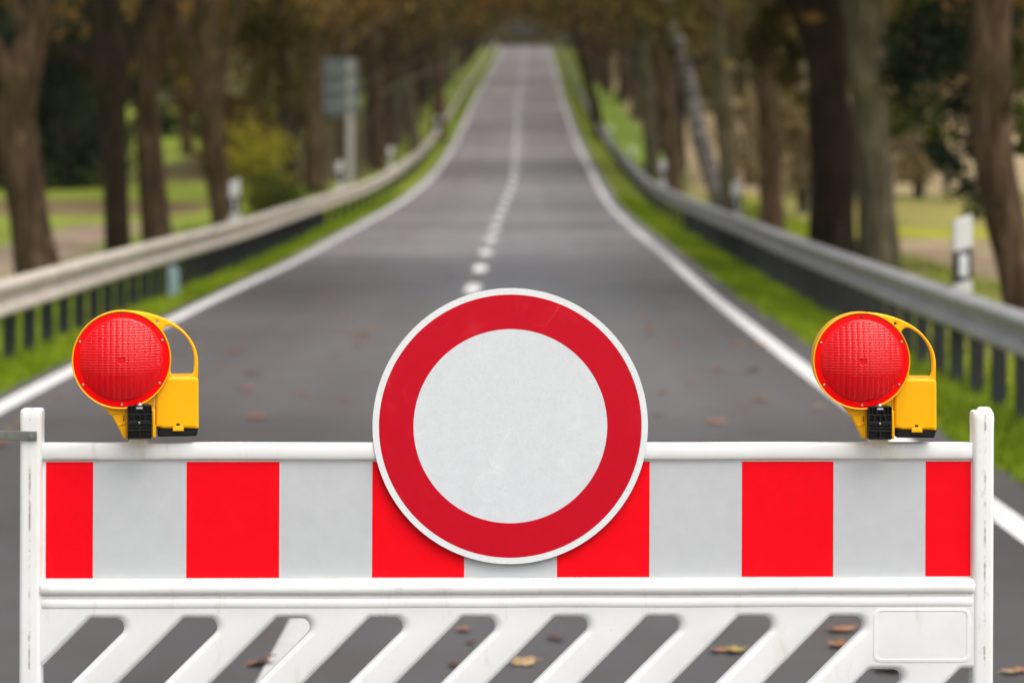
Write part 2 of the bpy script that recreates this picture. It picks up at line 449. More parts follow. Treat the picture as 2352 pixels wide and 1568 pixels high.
def strip(name, y0, y1, xl, xr, dz, m, step=1.0, wob=0):
    ys = np.arange(y0, y1 + 1e-6, step) if step < y1 - y0 else np.array([y0, y1])
    V, Fc = [], []
    for k, y in enumerate(ys):
        y = float(y); w = wob * mnoise.noise(Vector((y * .8, xl(y), 2)))
        a, b = xl(y) + w, xr(y) + w * .4
        V += [(a, y, prof(y) + dz), (b, y, prof(y) + dz)]
        if k: Fc += [2 * k - 2, 2 * k - 1, 2 * k + 1, 2 * k]
    me = np_mesh(name, np.array(V), Fc, 4); smooth(me, 180)
    return tag(mesh_obj(name, me, m), kind='structure')
HW = 2.75
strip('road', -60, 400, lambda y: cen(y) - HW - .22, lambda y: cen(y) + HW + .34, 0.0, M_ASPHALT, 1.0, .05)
LW = .075
strip('edge_line', -40, 345, lambda y: cen(y) - HW - LW, lambda y: cen(y) - HW + LW, .004, M_LINE, 1.0)
strip('edge_line', -40, 345, lambda y: cen(y) + HW - LW, lambda y: cen(y) + HW + LW, .004, M_LINE, 1.0)
def dashes(spans, m):
    V, Fc = [], []
    for a, b in spans:
        ys = np.linspace(a, b, 4)
        for k, y in enumerate(ys):
            y = float(y); i = len(V); w = .085 if a > 10 else .068
            V += [(cline(y) - w, y, prof(y) + .004), (cline(y) + w, y, prof(y) + .004)]
            if k: Fc += [i - 2, i - 1, i + 1, i]
    me = np_mesh('centre_line', np.array(V), Fc, 4)
    tag(mesh_obj('centre_line', me, m), kind='structure')
dashes([(6.0, 8.75)], plain('old_road_paint', (.47, .455, .44), .65, var=.12, vscale=9, bumps=.3, bscale=120))
dashes([(28.5 + 4.75 * k - .85, 28.5 + 4.75 * k + .85) for k in range(-3, 57)], M_DASH)

# ------------------------------------------------------------------ crash barriers along the road
def guardrail(side, off, label, m_beam, m_post):
    X = lambda y: cen(y) + side * (HW + off)
    s = -side           # the face looks to the road
    root = empty('guardrail', (X(30), 30, prof(30)))
    tag(root, label, 'guardrail', 'guardrails along the road')
    f = [(0, .600), (.030, .585), (.078, .560), (.082, .535), (.075, .512), (.012, .470), (.004, .445), (.012, .420), (.075, .378), (.082, .355), (.078, .330), (.030, .305), (0, .290)]
    p = f + [(a - .007, b) for a, b in f[::-1]]
    ys = list(np.arange(-12, 100, 1.0)) + list(np.arange(100, 305, 2.5))
    base = root.location
    frames = [(Vector((X(y), y, prof(y))) - base, Vector((s, 0, 0)), Vector((0, 0, 1))) for y in ys]
    b = mesh_obj('beam', sweep('beam', p, frames, True, 50), m_beam, root)
    # joints: bolted overlaps of the beam every four metres
    ys_p = list(np.arange(-11, 13, 2.4)) + list(np.arange(13, 50, .8)) + list(np.arange(51, 100, 2.4)) + list(np.arange(102, 175, 4.2))
    prof_post = rect(-.05, -.03, .05, .03)
    me = None
    for y in ys_p[:100]:
        y = float(y)
        if me is None:
            sec = [(-.052, -.03), (.052, -.03), (.052, -.022), (-.044, -.022), (-.044, .022), (.052, .022), (.052, .03), (-.052, .03)]
            me = sweep('post', [(a, c) for a, c in sec], [(Vector((0, 0, -.6)), Vector((1, 0, 0)), Vector((0, 1, 0))), (Vector((0, 0, .56)), Vector((1, 0, 0)), Vector((0, 1, 0)))])
            me.materials.append(m_post)
        o = bpy.data.objects.new('post', me); link(o, root)
        o.location = Vector((X(y) - s * .062, y, prof(y))) - base
        o.rotation_euler.z = random.uniform(-.06, .06)
    return root
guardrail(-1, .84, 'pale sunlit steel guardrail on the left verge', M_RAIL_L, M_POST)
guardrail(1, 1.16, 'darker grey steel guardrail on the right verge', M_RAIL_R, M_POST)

# ------------------------------------------------------------------ marker posts
def marker(px, pytop, side, label, w=.15):
    """a marker post bolted to the back of the guardrail"""
    lo, hi = 12.0, 240.0
    off = HW + (.84 if side < 0 else 1.16) + .085
    g = lambda y: abs((px - CX) * y / F - (cen(y) + side * off))
    Y = min(np.arange(lo, hi, .1), key=lambda y: g(float(y))); Y = float(Y)
    p = at(px, pytop, Y); z0 = prof(Y) + .30
    root = empty('marker_post', (cen(Y) + side * off, Y, z0)); h = max(p.z - z0, .55)
    tag(root, label, 'marker post', 'white roadside marker posts')
    rw = .034 if px > 2000 else .018
    out = [(-w / 2, 0), (w / 2, 0), (w / 2, h), (-w / 2, h - .05)]
    mesh_obj('post', slab('post', out, (), .10, .015), M_DELIN, root)
    mesh_obj('black_band', slab('black_band', [(-w / 2 - .002, h - .53), (w / 2 + .002, h - .49), (w / 2 + .002, h - .24), (-w / 2 - .002, h - .28)], (), .106, .010), M_DELIN_BLACK, root)
    mesh_obj('reflector', slab('reflector', round_poly(rect(-rw, h - .47, rw, h - .30), .008), (), .012, .003, -.056), M_REFLECT, root)
    return root
marker(2208, 493, 1, 'nearest white marker post with black band on the right guardrail', w=.135)
marker(1692, 412, 1, 'white marker post beside the pale brown trunk on the right')
marker(1522, 366, 1, 'white marker post on the right guardrail, left of the birch foot')
marker(1452, 335, 1, 'white marker post at the foot of the bright green strip on the right')
marker(1400, 288, 1, 'faint far marker post beside the bright green strip on the right')
marker(538, 410, -1, 'nearest white marker post with black band on the left guardrail')
marker(780, 368, -1, 'white marker post at the foot of the grey sign pole')
marker(897, 336, -1, 'white marker post between the grey sign and the far left trees')
marker(1003, 265, -1, 'small far marker post on the left guardrail near the hill', w=.2)
# a pale short plastic post under the left beam
p = at(366, 600, 27.2); root = empty('verge_post', (p.x + .16, 27.2, ground_z(p.x, 27.2)))
tag(root, 'short pale blue plastic post under the left guardrail', 'post')
mesh_obj('post_body', slab('post_body', [(-.06, -.1), (.06, -.1), (.06, .38), (.02, .43), (-.06, .43)], (), .06, .012), M_PALEBLUE, root)
mesh_obj('cap', slab('cap', rect(-.064, .36, .064, .38), (), .066, .004), M_PALEBLUE, root)

# ------------------------------------------------------------------ road sign seen from behind
Y = 69.0
a, b = at(742, 135, Y), at(823, 267, Y)
root = empty('traffic_sign', (at(803, 300, Y).x, Y, ground_z(at(803, 300, Y).x, Y)))
tag(root, 'large grey rectangular sign on a pole among the left trees', 'road sign')
bx = root.location
mesh_obj('panel', slab('panel', round_poly(rect(a.x - bx.x, b.z - bx.z, b.x - bx.x, a.z - bx.z), .06), (), .03, .008, -.05), M_SIGNBACK, root)
hgt = a.z - b.z
for k in range(3):
    z = b.z - bx.z + hgt * (.16 + .30 * k)
    mesh_obj('stiffener', slab('stiffener', rect(a.x - bx.x + .03, z - .07, b.x - bx.x - .03, z + .07), (), .04, .006, -.09), plain('stiffener_grey', (.165, .185, .18), .5, .2), root)
mesh_obj('pole', bm_mesh('pole', tube([(0, .02, -.3), (0, .02, 1), (0, .02, a.z - bx.z - .05)], [.11, .11, .11], 14)), M_POLE, root)

# ------------------------------------------------------------------ vegetation
def leaf_mesh(name, P, size, flat=.0, aspect=.62, tint=None, up=None):
    n = len(P)
    N = rng.normal(size=(n, 3)); N /= np.linalg.norm(N, axis=1, keepdims=True)
    T = rng.normal(size=(n, 3)); T -= (T * N).sum(1, keepdims=True) * N; T /= np.linalg.norm(T, axis=1, keepdims=True)
    B = np.cross(N, T)
    L = (size * rng.uniform(.6, 1.3, n))[:, None]
    V = np.stack([P - T * L * .5, P + B * L * .5 * aspect + N * L * .08, P + T * L * .5, P - B * L * .5 * aspect + N * L * .08], 1).reshape(-1, 3)
    me = np_mesh(name, V, np.arange(4 * n), 4)
    a = me.attributes.new('tint', 'FLOAT', 'FACE')
    t = rng.uniform(0, 1, n) if tint is None else np.clip(tint + rng.normal(0, .15, n), 0, 1)
    a.data.foreach_set('value', t.astype(np.float32)); return me
def clumps(n, nc, rad, rc, shell=.35, flatbottom=-1.0):
    """n leaf positions in nc clumps through an ellipsoid of half axes rad"""
    C, T = [], []
    while len(C) < nc:
        p = rng.normal(size=3); p /= np.linalg.norm(p); p *= rng.uniform(shell, 1) ** .6
        if p[2] < flatbottom: continue
        C.append(p * rad)
    C = np.array(C); ct = rng.uniform(.15, .85, nc)
    k = rng.integers(0, nc, n)
    d = rng.normal(size=(n, 3)) * (rc * rng.uniform(.5, 1.15, nc))[k][:, None] * np.array([1, 1, .7])
    return C[k] + d, ct[k]
def crown_variant(n, nc, rad, rc, size, m, flatbottom=-.75):
    P, t = clumps(n, nc, np.array(rad), rc, .3, flatbottom)
    me = leaf_mesh('crown', P, size, tint=t); me.materials.append(m); return me
CROWNS = {}
for key, m in (('autumn', M_AUTUMN), ('olive', M_OLIVE), ('rust', M_RUST), ('autumn2', M_AUTUMN), ('olive2', M_OLIVE)):
    CROWNS[key] = crown_variant(2700, 75, (5.2, 5.0, 3.9), .75, .30, m)

TREES = {}
def tree(name, base_Y, path, limbs, bark_m, label, group=None, crown=None, crown_off=(0, 0, 7.2), crown_scale=1.0, cat='tree', xyz=None):
    """path: (px, py, width px) traced from the foot up, at distance base_Y; limbs the same, branching with (px,py,w,dY)"""
    p0 = at(path[0][0], path[0][1], base_Y); gz = ground_z(p0.x, base_Y)
    root = empty(name, (p0.x, base_Y, gz)); tag(root, label, cat, group)
    sc_ = base_Y / F
    P = [at(q[0], q[1], base_Y) for q in path]; Wd = [q[2] * sc_ / 2 for q in path]
    foot = P[0].copy(); dz = foot.z - gz
    if dz > 0:
        d = (P[0] - P[1]) / max(.01, (P[1].z - P[0].z)); foot = P[0] + d * (dz + .25)
    else: foot.z -= .3
    P = [foot + Vector((0, 0, 0)), foot * .7 + P[0] * .3] + P; Wd = [Wd[0] * 1.45, Wd[0] * 1.15] + Wd
    # carry on above the frame
    d = (P[-1] - P[-2]).normalized(); d = (d + Vector((0, 0, .8))).normalized()
    P += [P[-1] + d * 1.8, P[-1] + d * 3.6 + Vector((.3, .2, .3)), P[-1] + d * 5.6 + Vector((.2, .5, .8))]; Wd += [Wd[-1] * .8, Wd[-1] * .55, Wd[-1] * .2]
    L = Vector(root.location)
    sp, sv = spline([q - L for q in P], Wd, 4)
    bm = tube(sp, sv, 14, .28, random.random() * 9)
    for lb in limbs:
        q = [at(l[0], l[1], base_Y) + Vector((0, (l[3] if len(l) > 3 else 0), 0)) - L for l in lb]; w = [l[2] * sc_ / 2 for l in lb]
        d = (q[-1] - q[-2]).normalized(); d = (d + Vector((0, 0, .5))).normalized()
        q += [q[-1] + d * 1.5, q[-1] + d * 3.2 + Vector((0, .3, .5))]; w += [w[-1] * .7, w[-1] * .25]
        s2, v2 = spline(q, w, 4); tube(s2, v2, 10, .2, random.random() * 9, bm)
    # limbs inside the crown
    top = sp[-1]
    for k in range(5):
        an = random.uniform(0, 6.28); i = int(len(sp) * random.uniform(.7, .92))
        q = [sp[i], sp[i] + Vector((math.cos(an) * 1.3, math.sin(an) * 1.3, .9)), sp[i] + Vector((math.cos(an) * 2.9, math.sin(an) * 2.9, 1.7))]
        s2, v2 = spline(q, [sv[i] * .6, sv[i] * .38, .02], 3); tube(s2, v2, 7, .1, k, bm)
    mesh_obj('trunk', bm_mesh('trunk', bm, 60), bark_m, root)
    if crown:
        o = bpy.data.objects.new('crown', CROWNS[crown]); link(o, root)
        o.location = Vector(crown_off) + Vector((top.x * .8, top.y * .6, 0)); o.scale = (crown_scale,) * 3; o.rotation_euler.z = random.uniform(0, 6)
    return root

G_L, G_R = 'trees lining the left side of the road', 'trees lining the right side of the road'
# left row, from the nearest
tree('roadside_tree', 30, [(88, 625, 104), (66, 480, 92), (50, 370, 88), (42, 250, 88), (58, 150, 80), (84, 40, 62)], [[(40, 210, 60, 0), (6, 130, 44, -.2), (-40, 40, 34, -.4)], [(70, 110, 40), (40, 30, 34), (20, -60, 26)]],
     M_BARK, 'thick leaning trunk at the far left edge, nearest tree behind the left guardrail', G_L, 'autumn', (0, 0, 8.6))
tree('roadside_tree', 38, [(272, 590, 60), (268, 470, 58), (263, 350, 60), (258, 250, 66), (250, 140, 92), (238, 30, 84)], [[(250, 200, 50, 0), (190, 140, 42, 0), (105, 88, 34, -.3), (60, 20, 26, -.5)], [(262, 170, 50, 0), (300, 90, 46, .2), (335, 0, 36, .3)]],
     M_BARK_DARK, 'upright trunk with dark spreading fork, second from the left edge', G_L, 'olive', (0, 0, 8.6))
tree('roadside_tree', 41, [(366, 585, 80), (352, 470, 68), (342, 350, 62), (338, 250, 50), (342, 150, 44), (352, 40, 40)], [[(344, 200, 34, 0), (372, 130, 28, 0), (395, 30, 24, 0)]],
     M_BARK, 'tree with a flared foot and lit right edge, beside the dark forked trunk', G_L, 'autumn2', (0, 0, 8.6))
TREES['fork'] = tree('roadside_tree', 50, [(510, 500, 48), (500, 430, 52), (490, 350, 58), (482, 270, 66), (478, 200, 74)], [[(478, 200, 56), (448, 120, 42), (412, 62, 36), (378, -10, 30)], [(484, 200, 52), (512, 120, 32), (536, 60, 26), (552, -10, 22)]],
     M_BARK, 'leaning Y-forked tree right behind the first left marker post', G_L, 'rust', (0, 0, 8.6))
tree('roadside_tree', 74, [(728, 450, 58), (724, 390, 56), (721, 300, 52), (717, 220, 46), (714, 140, 42), (716, 60, 36)], [[(720, 170, 26), (745, 110, 22), (768, 50, 18)]],
     M_BARK, 'reddish brown trunk immediately left of the grey sign', G_L, 'olive2', (-2.4, 0, 7.2))
tree('roadside_tree', 66, [(668, 440, 46), (664, 370, 42), (660, 290, 40), (655, 200, 36), (650, 100, 30)], [[(655, 190, 24), (625, 120, 20), (600, 60, 15)]],
     M_BARK_DARK, 'dim dark trunk just left of the reddish trunk beside the sign', G_L, 'autumn', (-2.4, 0, 7.2))
# right row
TREES['right edge'] = tree('roadside_tree', 24, [(2345, 690, 92), (2322, 580, 86), (2300, 470, 86), (2284, 360, 90), (2276, 250, 92), (2272, 130, 90), (2274, 20, 86)], [[(2280, 330, 40), (2302, 250, 20, -.2), (2318, 200, 8, -.3)]],
     M_BARK, 'leaning brown trunk at the far right edge beyond the marker post', G_R, 'olive', (0, 0, 8.4))
TREES['black'] = tree('roadside_tree', 37, [(1916, 565, 112), (1914, 470, 104), (1912, 370, 102), (1908, 270, 100), (1900, 170, 96), (1890, 80, 92)], [[(1896, 150, 70), (1862, 80, 54), (1826, 10, 44), (1800, -50, 36)], [(1905, 150, 60), (1930, 60, 46), (1945, -30, 36)]],
     M_BARK_DARK, 'massive near black trunk right of the road, left of a twin', G_R, 'autumn', (2.4, 0, 7.2))
TREES['olive'] = tree('roadside_tree', 34, [(2022, 600, 104), (2012, 480, 88), (2006, 380, 84), (2000, 280, 82), (1992, 180, 82), (1985, 90, 86)], [[(1985, 130, 60), (1965, 50, 52), (1950, -40, 44)], [(1995, 120, 60), (2015, 40, 50), (2026, -50, 40)]],
     M_BARK_OLIVE, 'olive grey trunk standing against the near black trunk', G_R, 'olive2', (2.4, 0, 7.2))
tree('roadside_tree', 47, [(1772, 520, 60), (1770, 440, 54), (1768, 350, 54), (1765, 260, 52), (1762, 190, 46), (1758, 110, 38)], [],
     M_BARK, 'straight pale brown trunk left of the near black trunk', G_R, 'rust', (2.4, 0, 7.2))
tree('roadside_tree', 55, [(1680, 470, 46), (1672, 390, 42), (1664, 300, 42), (1658, 220, 40), (1654, 120, 38)], [[(1656, 180, 28), (1690, 100, 22), (1720, 30, 18)]],
     M_BARK_OLIVE, 'slim olive trunk just right of the leaning birch', G_R, 'olive', (2.4, 0, 7.2))
tree('birch_tree', 62, [(1648, 452, 44), (1628, 390, 40), (1606, 310, 36), (1590, 230, 34), (1574, 150, 32), (1552, 70, 28), (1532, 0, 24)], [],
     M_BIRCH, 'leaning whitish birch on the right side of the road', None, 'olive', (2.0, 1, 8.2), .8)

tree('roadside_tree', 116, [(1374, 290, 24), (1364, 240, 22), (1348, 180, 20), (1334, 120, 18), (1324, 70, 16)], [], M_BARK_DARK, 'dark leaning trunk left of the bright green strip on the right bank', G_R, 'olive', (3.5, 0, 9.5), .75)
tree('roadside_tree', 84, [(1500, 400, 40), (1496, 330, 36), (1492, 260, 34), (1484, 190, 32), (1478, 110, 30)], [[(1486, 200, 18), (1505, 140, 14), (1522, 80, 10)]], M_BARK_OLIVE, 'trunk just right of the bright green strip on the right bank', G_R, 'autumn', (2.4, 0, 7.8))
tree('roadside_tree', 74, [(1546, 420, 44), (1540, 350, 38), (1532, 270, 36), (1524, 190, 34), (1514, 110, 32)], [[(1526, 200, 20), (1545, 140, 15), (1560, 80, 10)]], M_BARK, 'brown trunk immediately left of the leaning birch', G_R, 'olive2', (2.4, 0, 7.8))
tree('roadside_tree', 112, [(1008, 300, 34), (1007, 250, 30), (1006, 200, 28), (1004, 150, 27), (1003, 90, 24)], [], M_BARK, 'pinkish brown trunk beside the bright green bank far up on the left', G_L, 'rust', (-2.4, 0, 7.8))
tree('roadside_tree', 102, [(950, 320, 28), (944, 270, 25), (936, 220, 24), (926, 160, 22), (918, 100, 20)], [[(930, 180, 12), (945, 130, 10), (960, 90, 7)]], M_BARK_OLIVE, 'leaning thin trunk between the grey sign and the pinkish trunk', G_L, 'olive', (-2.4, 0, 7.8))
tree('roadside_tree', 90, [(868, 360, 36), (866, 300, 32), (862, 230, 30), (858, 160, 28), (855, 90, 26)], [], M_BARK, 'dim brown trunk a little right of the grey sign', G_L, 'autumn', (-2.4, 0, 7.8))

# the far rows, copies of a few trees
def far_tree_proto(seed, bark_m, crown, h=10.5, lean=0.0):
    random.seed(seed)
    root = empty('roadside_tree')
    pts, rad = [], []
    x = y = 0
    for k in range(9):
        z = -.3 + k * h / 8 * .82
        pts.append((x, y, z)); rad.append(.34 * (1 - .085 * k) * (1.25 if k == 0 else 1))
        x += random.uniform(-.14, .14) + lean; y += random.uniform(-.1, .1)
    sp, sv = spline(pts, rad, 3); bm = tube(sp, sv, 10, .25, seed)
    for k in range(9):
        i = int(len(sp) * (.34 + .07 * k)); an = k * 2.4 + seed
        i = min(i, len(sp) - 2); l = 4.4 - .25 * k
        q = [sp[i], sp[i] + Vector((math.cos(an) * l * .45, math.sin(an) * l * .45, 1.0)), sp[i] + Vector((math.cos(an) * l, math.sin(an) * l, 1.7))]
        s2, v2 = spline(q, [sv[i] * .62, sv[i] * .36, .02], 3); tube(s2, v2, 6, .1, k, bm)
    mesh_obj('trunk', bm_mesh('trunk', bm, 60), bark_m, root)
    o = bpy.data.objects.new('crown', CROWNS[crown]); link(o, root); o.location = (x * .6, y * .6, 8.4)
    random.seed(seed + 50); return root
protos = [far_tree_proto(1, M_BARK, 'autumn'), far_tree_proto(2, M_BARK_OLIVE, 'olive'), far_tree_proto(3, M_BARK, 'rust', lean=.05),
          far_tree_proto(4, M_BARK_DARK, 'autumn2', lean=-.05), far_tree_proto(5, M_BARK_OLIVE, 'olive2')]
used = set()
def place_copy(pi, loc, rz, s, label, cat, group, spread=1.0):
    src = protos[pi]
    if pi in used:
        r = src.copy(); col.objects.link(r)
        for ch in list(src.children):
            c = ch.copy(); col.objects.link(c); c.parent = r
    else: r = src; used.add(pi)
    r.location = loc; r.rotation_euler = (0, 0, rz); r.scale = (s, s, s * random.uniform(.95, 1.1))
    if spread != 1.0:       # the wide low crowns that meet over the road
        for ch in r.children:
            if ch.name.startswith('crown'): ch.scale = (spread, spread, 1.0); ch.location.z = 7.6
    tag(r, label, cat, group); return r
random.seed(21)
ya = 86.0; k = 0
while ya < 318:
    for side in (-1, 1):
        y = ya + random.uniform(-2, 2)
        off = 5.6 + random.uniform(-.2, .6) + (1.1 if side > 0 and 96 < y < 165 else 0)
        x = cen(y) + side * off
        lab = ('small blurred trunk with brown crown far up the left side of the avenue' if side < 0 else 'small blurred trunk with brown crown far up the right side of the avenue')
        place_copy(random.randrange(5), (x, y, ground_z(x, y)), random.uniform(0, 6), random.uniform(.92, 1.15), lab, 'tree', 'far trees on the left of the avenue' if side < 0 else 'far trees on the right of the avenue', 1.4 if ya > 128 else 1.0)
    ya += 8.2 if ya < 200 else 10.5; k += 1
# second row behind
for side in (-1, 1):
    for k in range(15):
        y = 66 + k * 13 + random.uniform(-3, 3); x = cen(y) + side * (11.5 + random.uniform(-1.5, 3) + .02 * y)
        if side < 0 and y < 82: x -= 6
        place_copy(random.randrange(5), (x, y, ground_z(x, y)), random.uniform(0, 6), random.uniform(.8, 1.1),
                   'dim brown leaved tree standing back behind the left row' if side < 0 else 'dim olive brown tree standing back behind the right row', 'tree', 'trees behind the left row' if side < 0 else 'trees behind the right row')

# bushes
def bush(px, pybase, Y, rad, n, size, m, label, group=None, nc=26, name='bush', cat='bush', lift=.0, rc=.3):
    p = at(px, pybase, Y); gz = ground_z(p.x, Y)
    root = empty(name, (p.x, Y, gz)); tag(root, label, cat, group)
    P, t = clumps(n, nc, np.array(rad), rc, .15); P[:, 2] += rad[2] * .85 + lift
    P[:, 2] = np.maximum(P[:, 2], .03)
    mesh_obj('foliage', leaf_mesh('foliage', P, size, tint=t), m, root)
    bm = bmesh.new()
    for k in range(7):
        an = k * .9; r = rad[0] * .55
        q = [Vector((math.cos(an) * .08, math.sin(an) * .08, -.1)), Vector((math.cos(an) * r * .4, math.sin(an) * r * .4, rad[2] * .7 + lift)), Vector((math.cos(an) * r, math.sin(an) * r, rad[2] * 1.4 + lift))]
        s2, v2 = spline(q, [.05, .035, .01], 3); tube(s2, v2, 6, .1, k, bm)
    mesh_obj('stem', bm_mesh('stem', bm, 60), M_WOODFLOOR, root)
    return root
bush(590, 460, 60, (.75, .8, 1.25), 2600, .11, M_YELLOWGREEN, 'yellow green bush between the forked tree and the reddish trunk')
bush(630, 470, 58, (.55, .6, .6), 1500, .10, M_GREENLEAF, 'low green bush at the foot of the yellow green bush')
def hanging(root, Y, spots, n, size, m, name='low_branch'):
    """leafy low branches of a tree: (px, py, radius px) spots at distance Y"""
    P, T = [], []; L = Vector(root.location); bm = bmesh.new(); prev = None
    for px, py, r in spots:
        c = at(px, py, Y) - L; rr = r * Y / F; c.y += random.uniform(-.3, .3)
        k = int(n * (r * r) / sum(q[2] ** 2 for q in spots)) + 10
        nc = 6; cc = np.array(c) + rng.normal(size=(nc, 3)) * rr * .45
        P.append(cc[rng.integers(0, nc, k)] + rng.normal(size=(k, 3)) * rr * .36); T.append(np.full(k, random.uniform(.25, .7)))
        if prev is not None:
            s2, v2 = spline([prev, (prev + c) / 2 + Vector((0, 0, .05)), c], [.025, .018, .01], 3); tube(s2, v2, 6, .1, 1, bm)
        prev = c
    mesh_obj(name, leaf_mesh(name, np.concatenate(P), size, tint=np.concatenate(T)), m, root)
    mesh_obj('limb', bm_mesh('limb', bm, 60), M_BARK_DARK, root)
hanging(TREES['right edge'], 26, [(2290, 60, 40), (2230, 120, 70), (2160, 60, 80), (2100, 110, 70), (2070, 180, 55), (2150, 190, 60), (2215, 240, 50), (2235, 330, 42), (2190, 370, 48), (2160, 350, 30), (2215, 430, 36), (2240, 470, 24)], 3600, .085, M_EVERGREEN)
hanging(TREES['olive'], 36, [(2050, 60, 50), (2110, 40, 60), (2080, 230, 46), (2110, 290, 36), (2150, 310, 30), (2060, 300, 24), (2125, 250, 40)], 1300, .10, M_GREENLEAF)
hanging(TREES['black'], 39, [(1780, 40, 50), (1750, 100, 60), (1830, 110, 40), (1800, 170, 40), (1850, 240, 26), (1790, 20, 40)], 1500, .11, M_OLIVE)
hanging(TREES['right edge'], 26, [(2340, 120, 40), (2345, 260, 36), (2335, 180, 36), (2350, 340, 22)], 900, .085, M_GREENLEAF)
hanging(TREES['fork'], 52, [(560, 60, 60), (620, 110, 70), (590, 180, 50), (650, 200, 50), (640, 40, 70), (420, 180, 40), (400, 110, 40), (690, 60, 50)], 3000, .12, M_OLIVE)
bush(1845, 300, 62, (1.1, 1.2, 1.5), 2200, .14, M_TAN, 'dry tan bush behind the gap left of the near black trunk', lift=.2)
bush(1720, 360, 80, (1.2, 1.2, 1.6), 2200, .16, M_TAN, 'dry tan bush in the gap between the slim olive trunk and pale trunk', lift=.1)
bush(2110, 300, 72, (1.6, 1.2, 1.8), 2600, .17, M_TAN, 'dry tan bush out in the field on the right', lift=.3)
for (px, Yb, r, h, lab) in ((150, 78, 2.6, 4.6, 'broad dark evergreen between the first two left trunks'), (95, 84, 2.4, 4.2, 'dark evergreen partly behind the leftmost trunk'),
                            (215, 90, 2.2, 4.8, 'tall dark evergreen just left of the dark forked trunk'), (420, 118, 2.6, 4.2, 'dark evergreen beyond the field seen left of the Y-forked tree'), (-10, 80, 2.4, 4.4, 'dark evergreen cut by the left edge of the picture')):
    bush(px, 400, Yb, (r, r, h), 6500, .24, M_EVERGREEN, lab, 'dark evergreens across the left field', 60, 'evergreen_tree', 'tree', -.3, .5)
random.seed(5)
for k in range(26):
    side = -1 if k % 2 else 1
    y = 84 + (k // 2) * 13.5 + random.uniform(-4, 4); x = cen(y) + side * (8.6 + random.uniform(0, 3.4) + .012 * y)
    px = CX + x * F / y
    m = random.choice([M_AUTUMN, M_OLIVE, M_RUST, M_OLIVE])
    bush(px, 300, y, (1.7, 1.7, random.uniform(1.5, 2.4)), 1500, .24, m, 'brown bush in the undergrowth behind the far left trunks' if side < 0 else 'brown bush in the undergrowth behind the far right trunks',
         'undergrowth bushes on the left' if side < 0 else 'undergrowth bushes on the right', 24, 'undergrowth_bush', 'bush', 0, .42)

# woods that close the view
def wood(name, boxes, n, size, m, label):
    P, T = [], []
    for (x0, x1, y0, y1, h) in boxes:
        nn = n // len(boxes); nc = nn // 60
        C = np.stack([rng.uniform(x0, x1, nc), rng.uniform(y0, y1, nc), rng.uniform(0, 1, nc) ** .85 * h], 1)
        C[:, 2] += np.array([ground_z(float(c[0]), float(c[1])) for c in C]); ct = rng.uniform(.1, .8, nc)
        k = rng.integers(0, nc, nn); P.append(C[k] + rng.normal(size=(nn, 3)) * np.array([1.3, 1.3, 1.0])); T.append(ct[k])
    me = leaf_mesh(name, np.concatenate(P), size, tint=np.concatenate(T))
    tag(mesh_obj(name, me, m), label, 'wood', None, 'stuff')
wood('wood', [(-62, -24, 120, 215, 13), (-90, -40, 100, 160, 13)], 30000, .75, M_OLIVE, 'dim brown woodland beyond the left field')
wood('wood', [(23, 60, 120, 215, 13), (40, 90, 100, 160, 13)], 30000, .75, M_AUTUMN, 'dim brown woodland beyond the right field')
wood('wood', [(-110, 110, 335, 380, 26)], 42000, 1.1, M_OLIVE, 'far dark wood closing the end of the avenue')

# grass on the verges
def grass(name, n, spans, label):
    X, Yv = [], []
    for (d0, d1, y0, y1, w) in spans:
        nn = int(n * w); y = y0 * (y1 / y0) ** rng.uniform(0, 1, nn); d = rng.uniform(d0, d1, nn)
        X.append(d + np.array([cen(float(t)) for t in y])); Yv.append(y)
    X, Yv = np.concatenate(X), np.concatenate(Yv); n = len(X)
    Z = np.array([ground_z(float(a), float(b)) for a, b in zip(X, Yv)])
    h = rng.uniform(.03, .11, n) * (1 + .5 * (rng.uniform(0, 1, n) > .93)); an = rng.uniform(0, 6.28, n); w = rng.uniform(.006, .014, n) * (1 + Yv / 40)
    lean = rng.normal(0, .5, (n, 2)) * h[:, None]
    dx, dy = np.cos(an) * w, np.sin(an) * w
    V = np.stack([np.stack([X - dx, Yv - dy, Z - .02], 1), np.stack([X + dx, Yv + dy, Z - .02], 1), np.stack([X + lean[:, 0], Yv + lean[:, 1], Z + h], 1)], 1).reshape(-1, 3)
    me = np_mesh(name, V, np.arange(3 * n), 3)
    a = me.attributes.new('tint', 'FLOAT', 'FACE')
    pn = np.array([mnoise.noise(Vector((float(x) * .6, float(y) * .35, 3))) for x, y in zip(X, Yv)])
    a.data.foreach_set('value', np.clip(.5 + .55 * pn + rng.normal(0, .16, n), 0, 1).astype(np.float32))
    tag(mesh_obj(name, me, M_GRASS), label, 'grass', None, 'stuff')
grass('grass', 60000, [(-3.9, -2.93, 4, 70, .6), (-6.5, -3.7, 8, 70, .5)], 'bright green verge grass under the left guardrail')
grass('grass', 60000, [(3.05, 4.2, 4, 70, .6), (4.0, 7.0, 7, 70, .5)], 'bright green verge grass under the right guardrail')

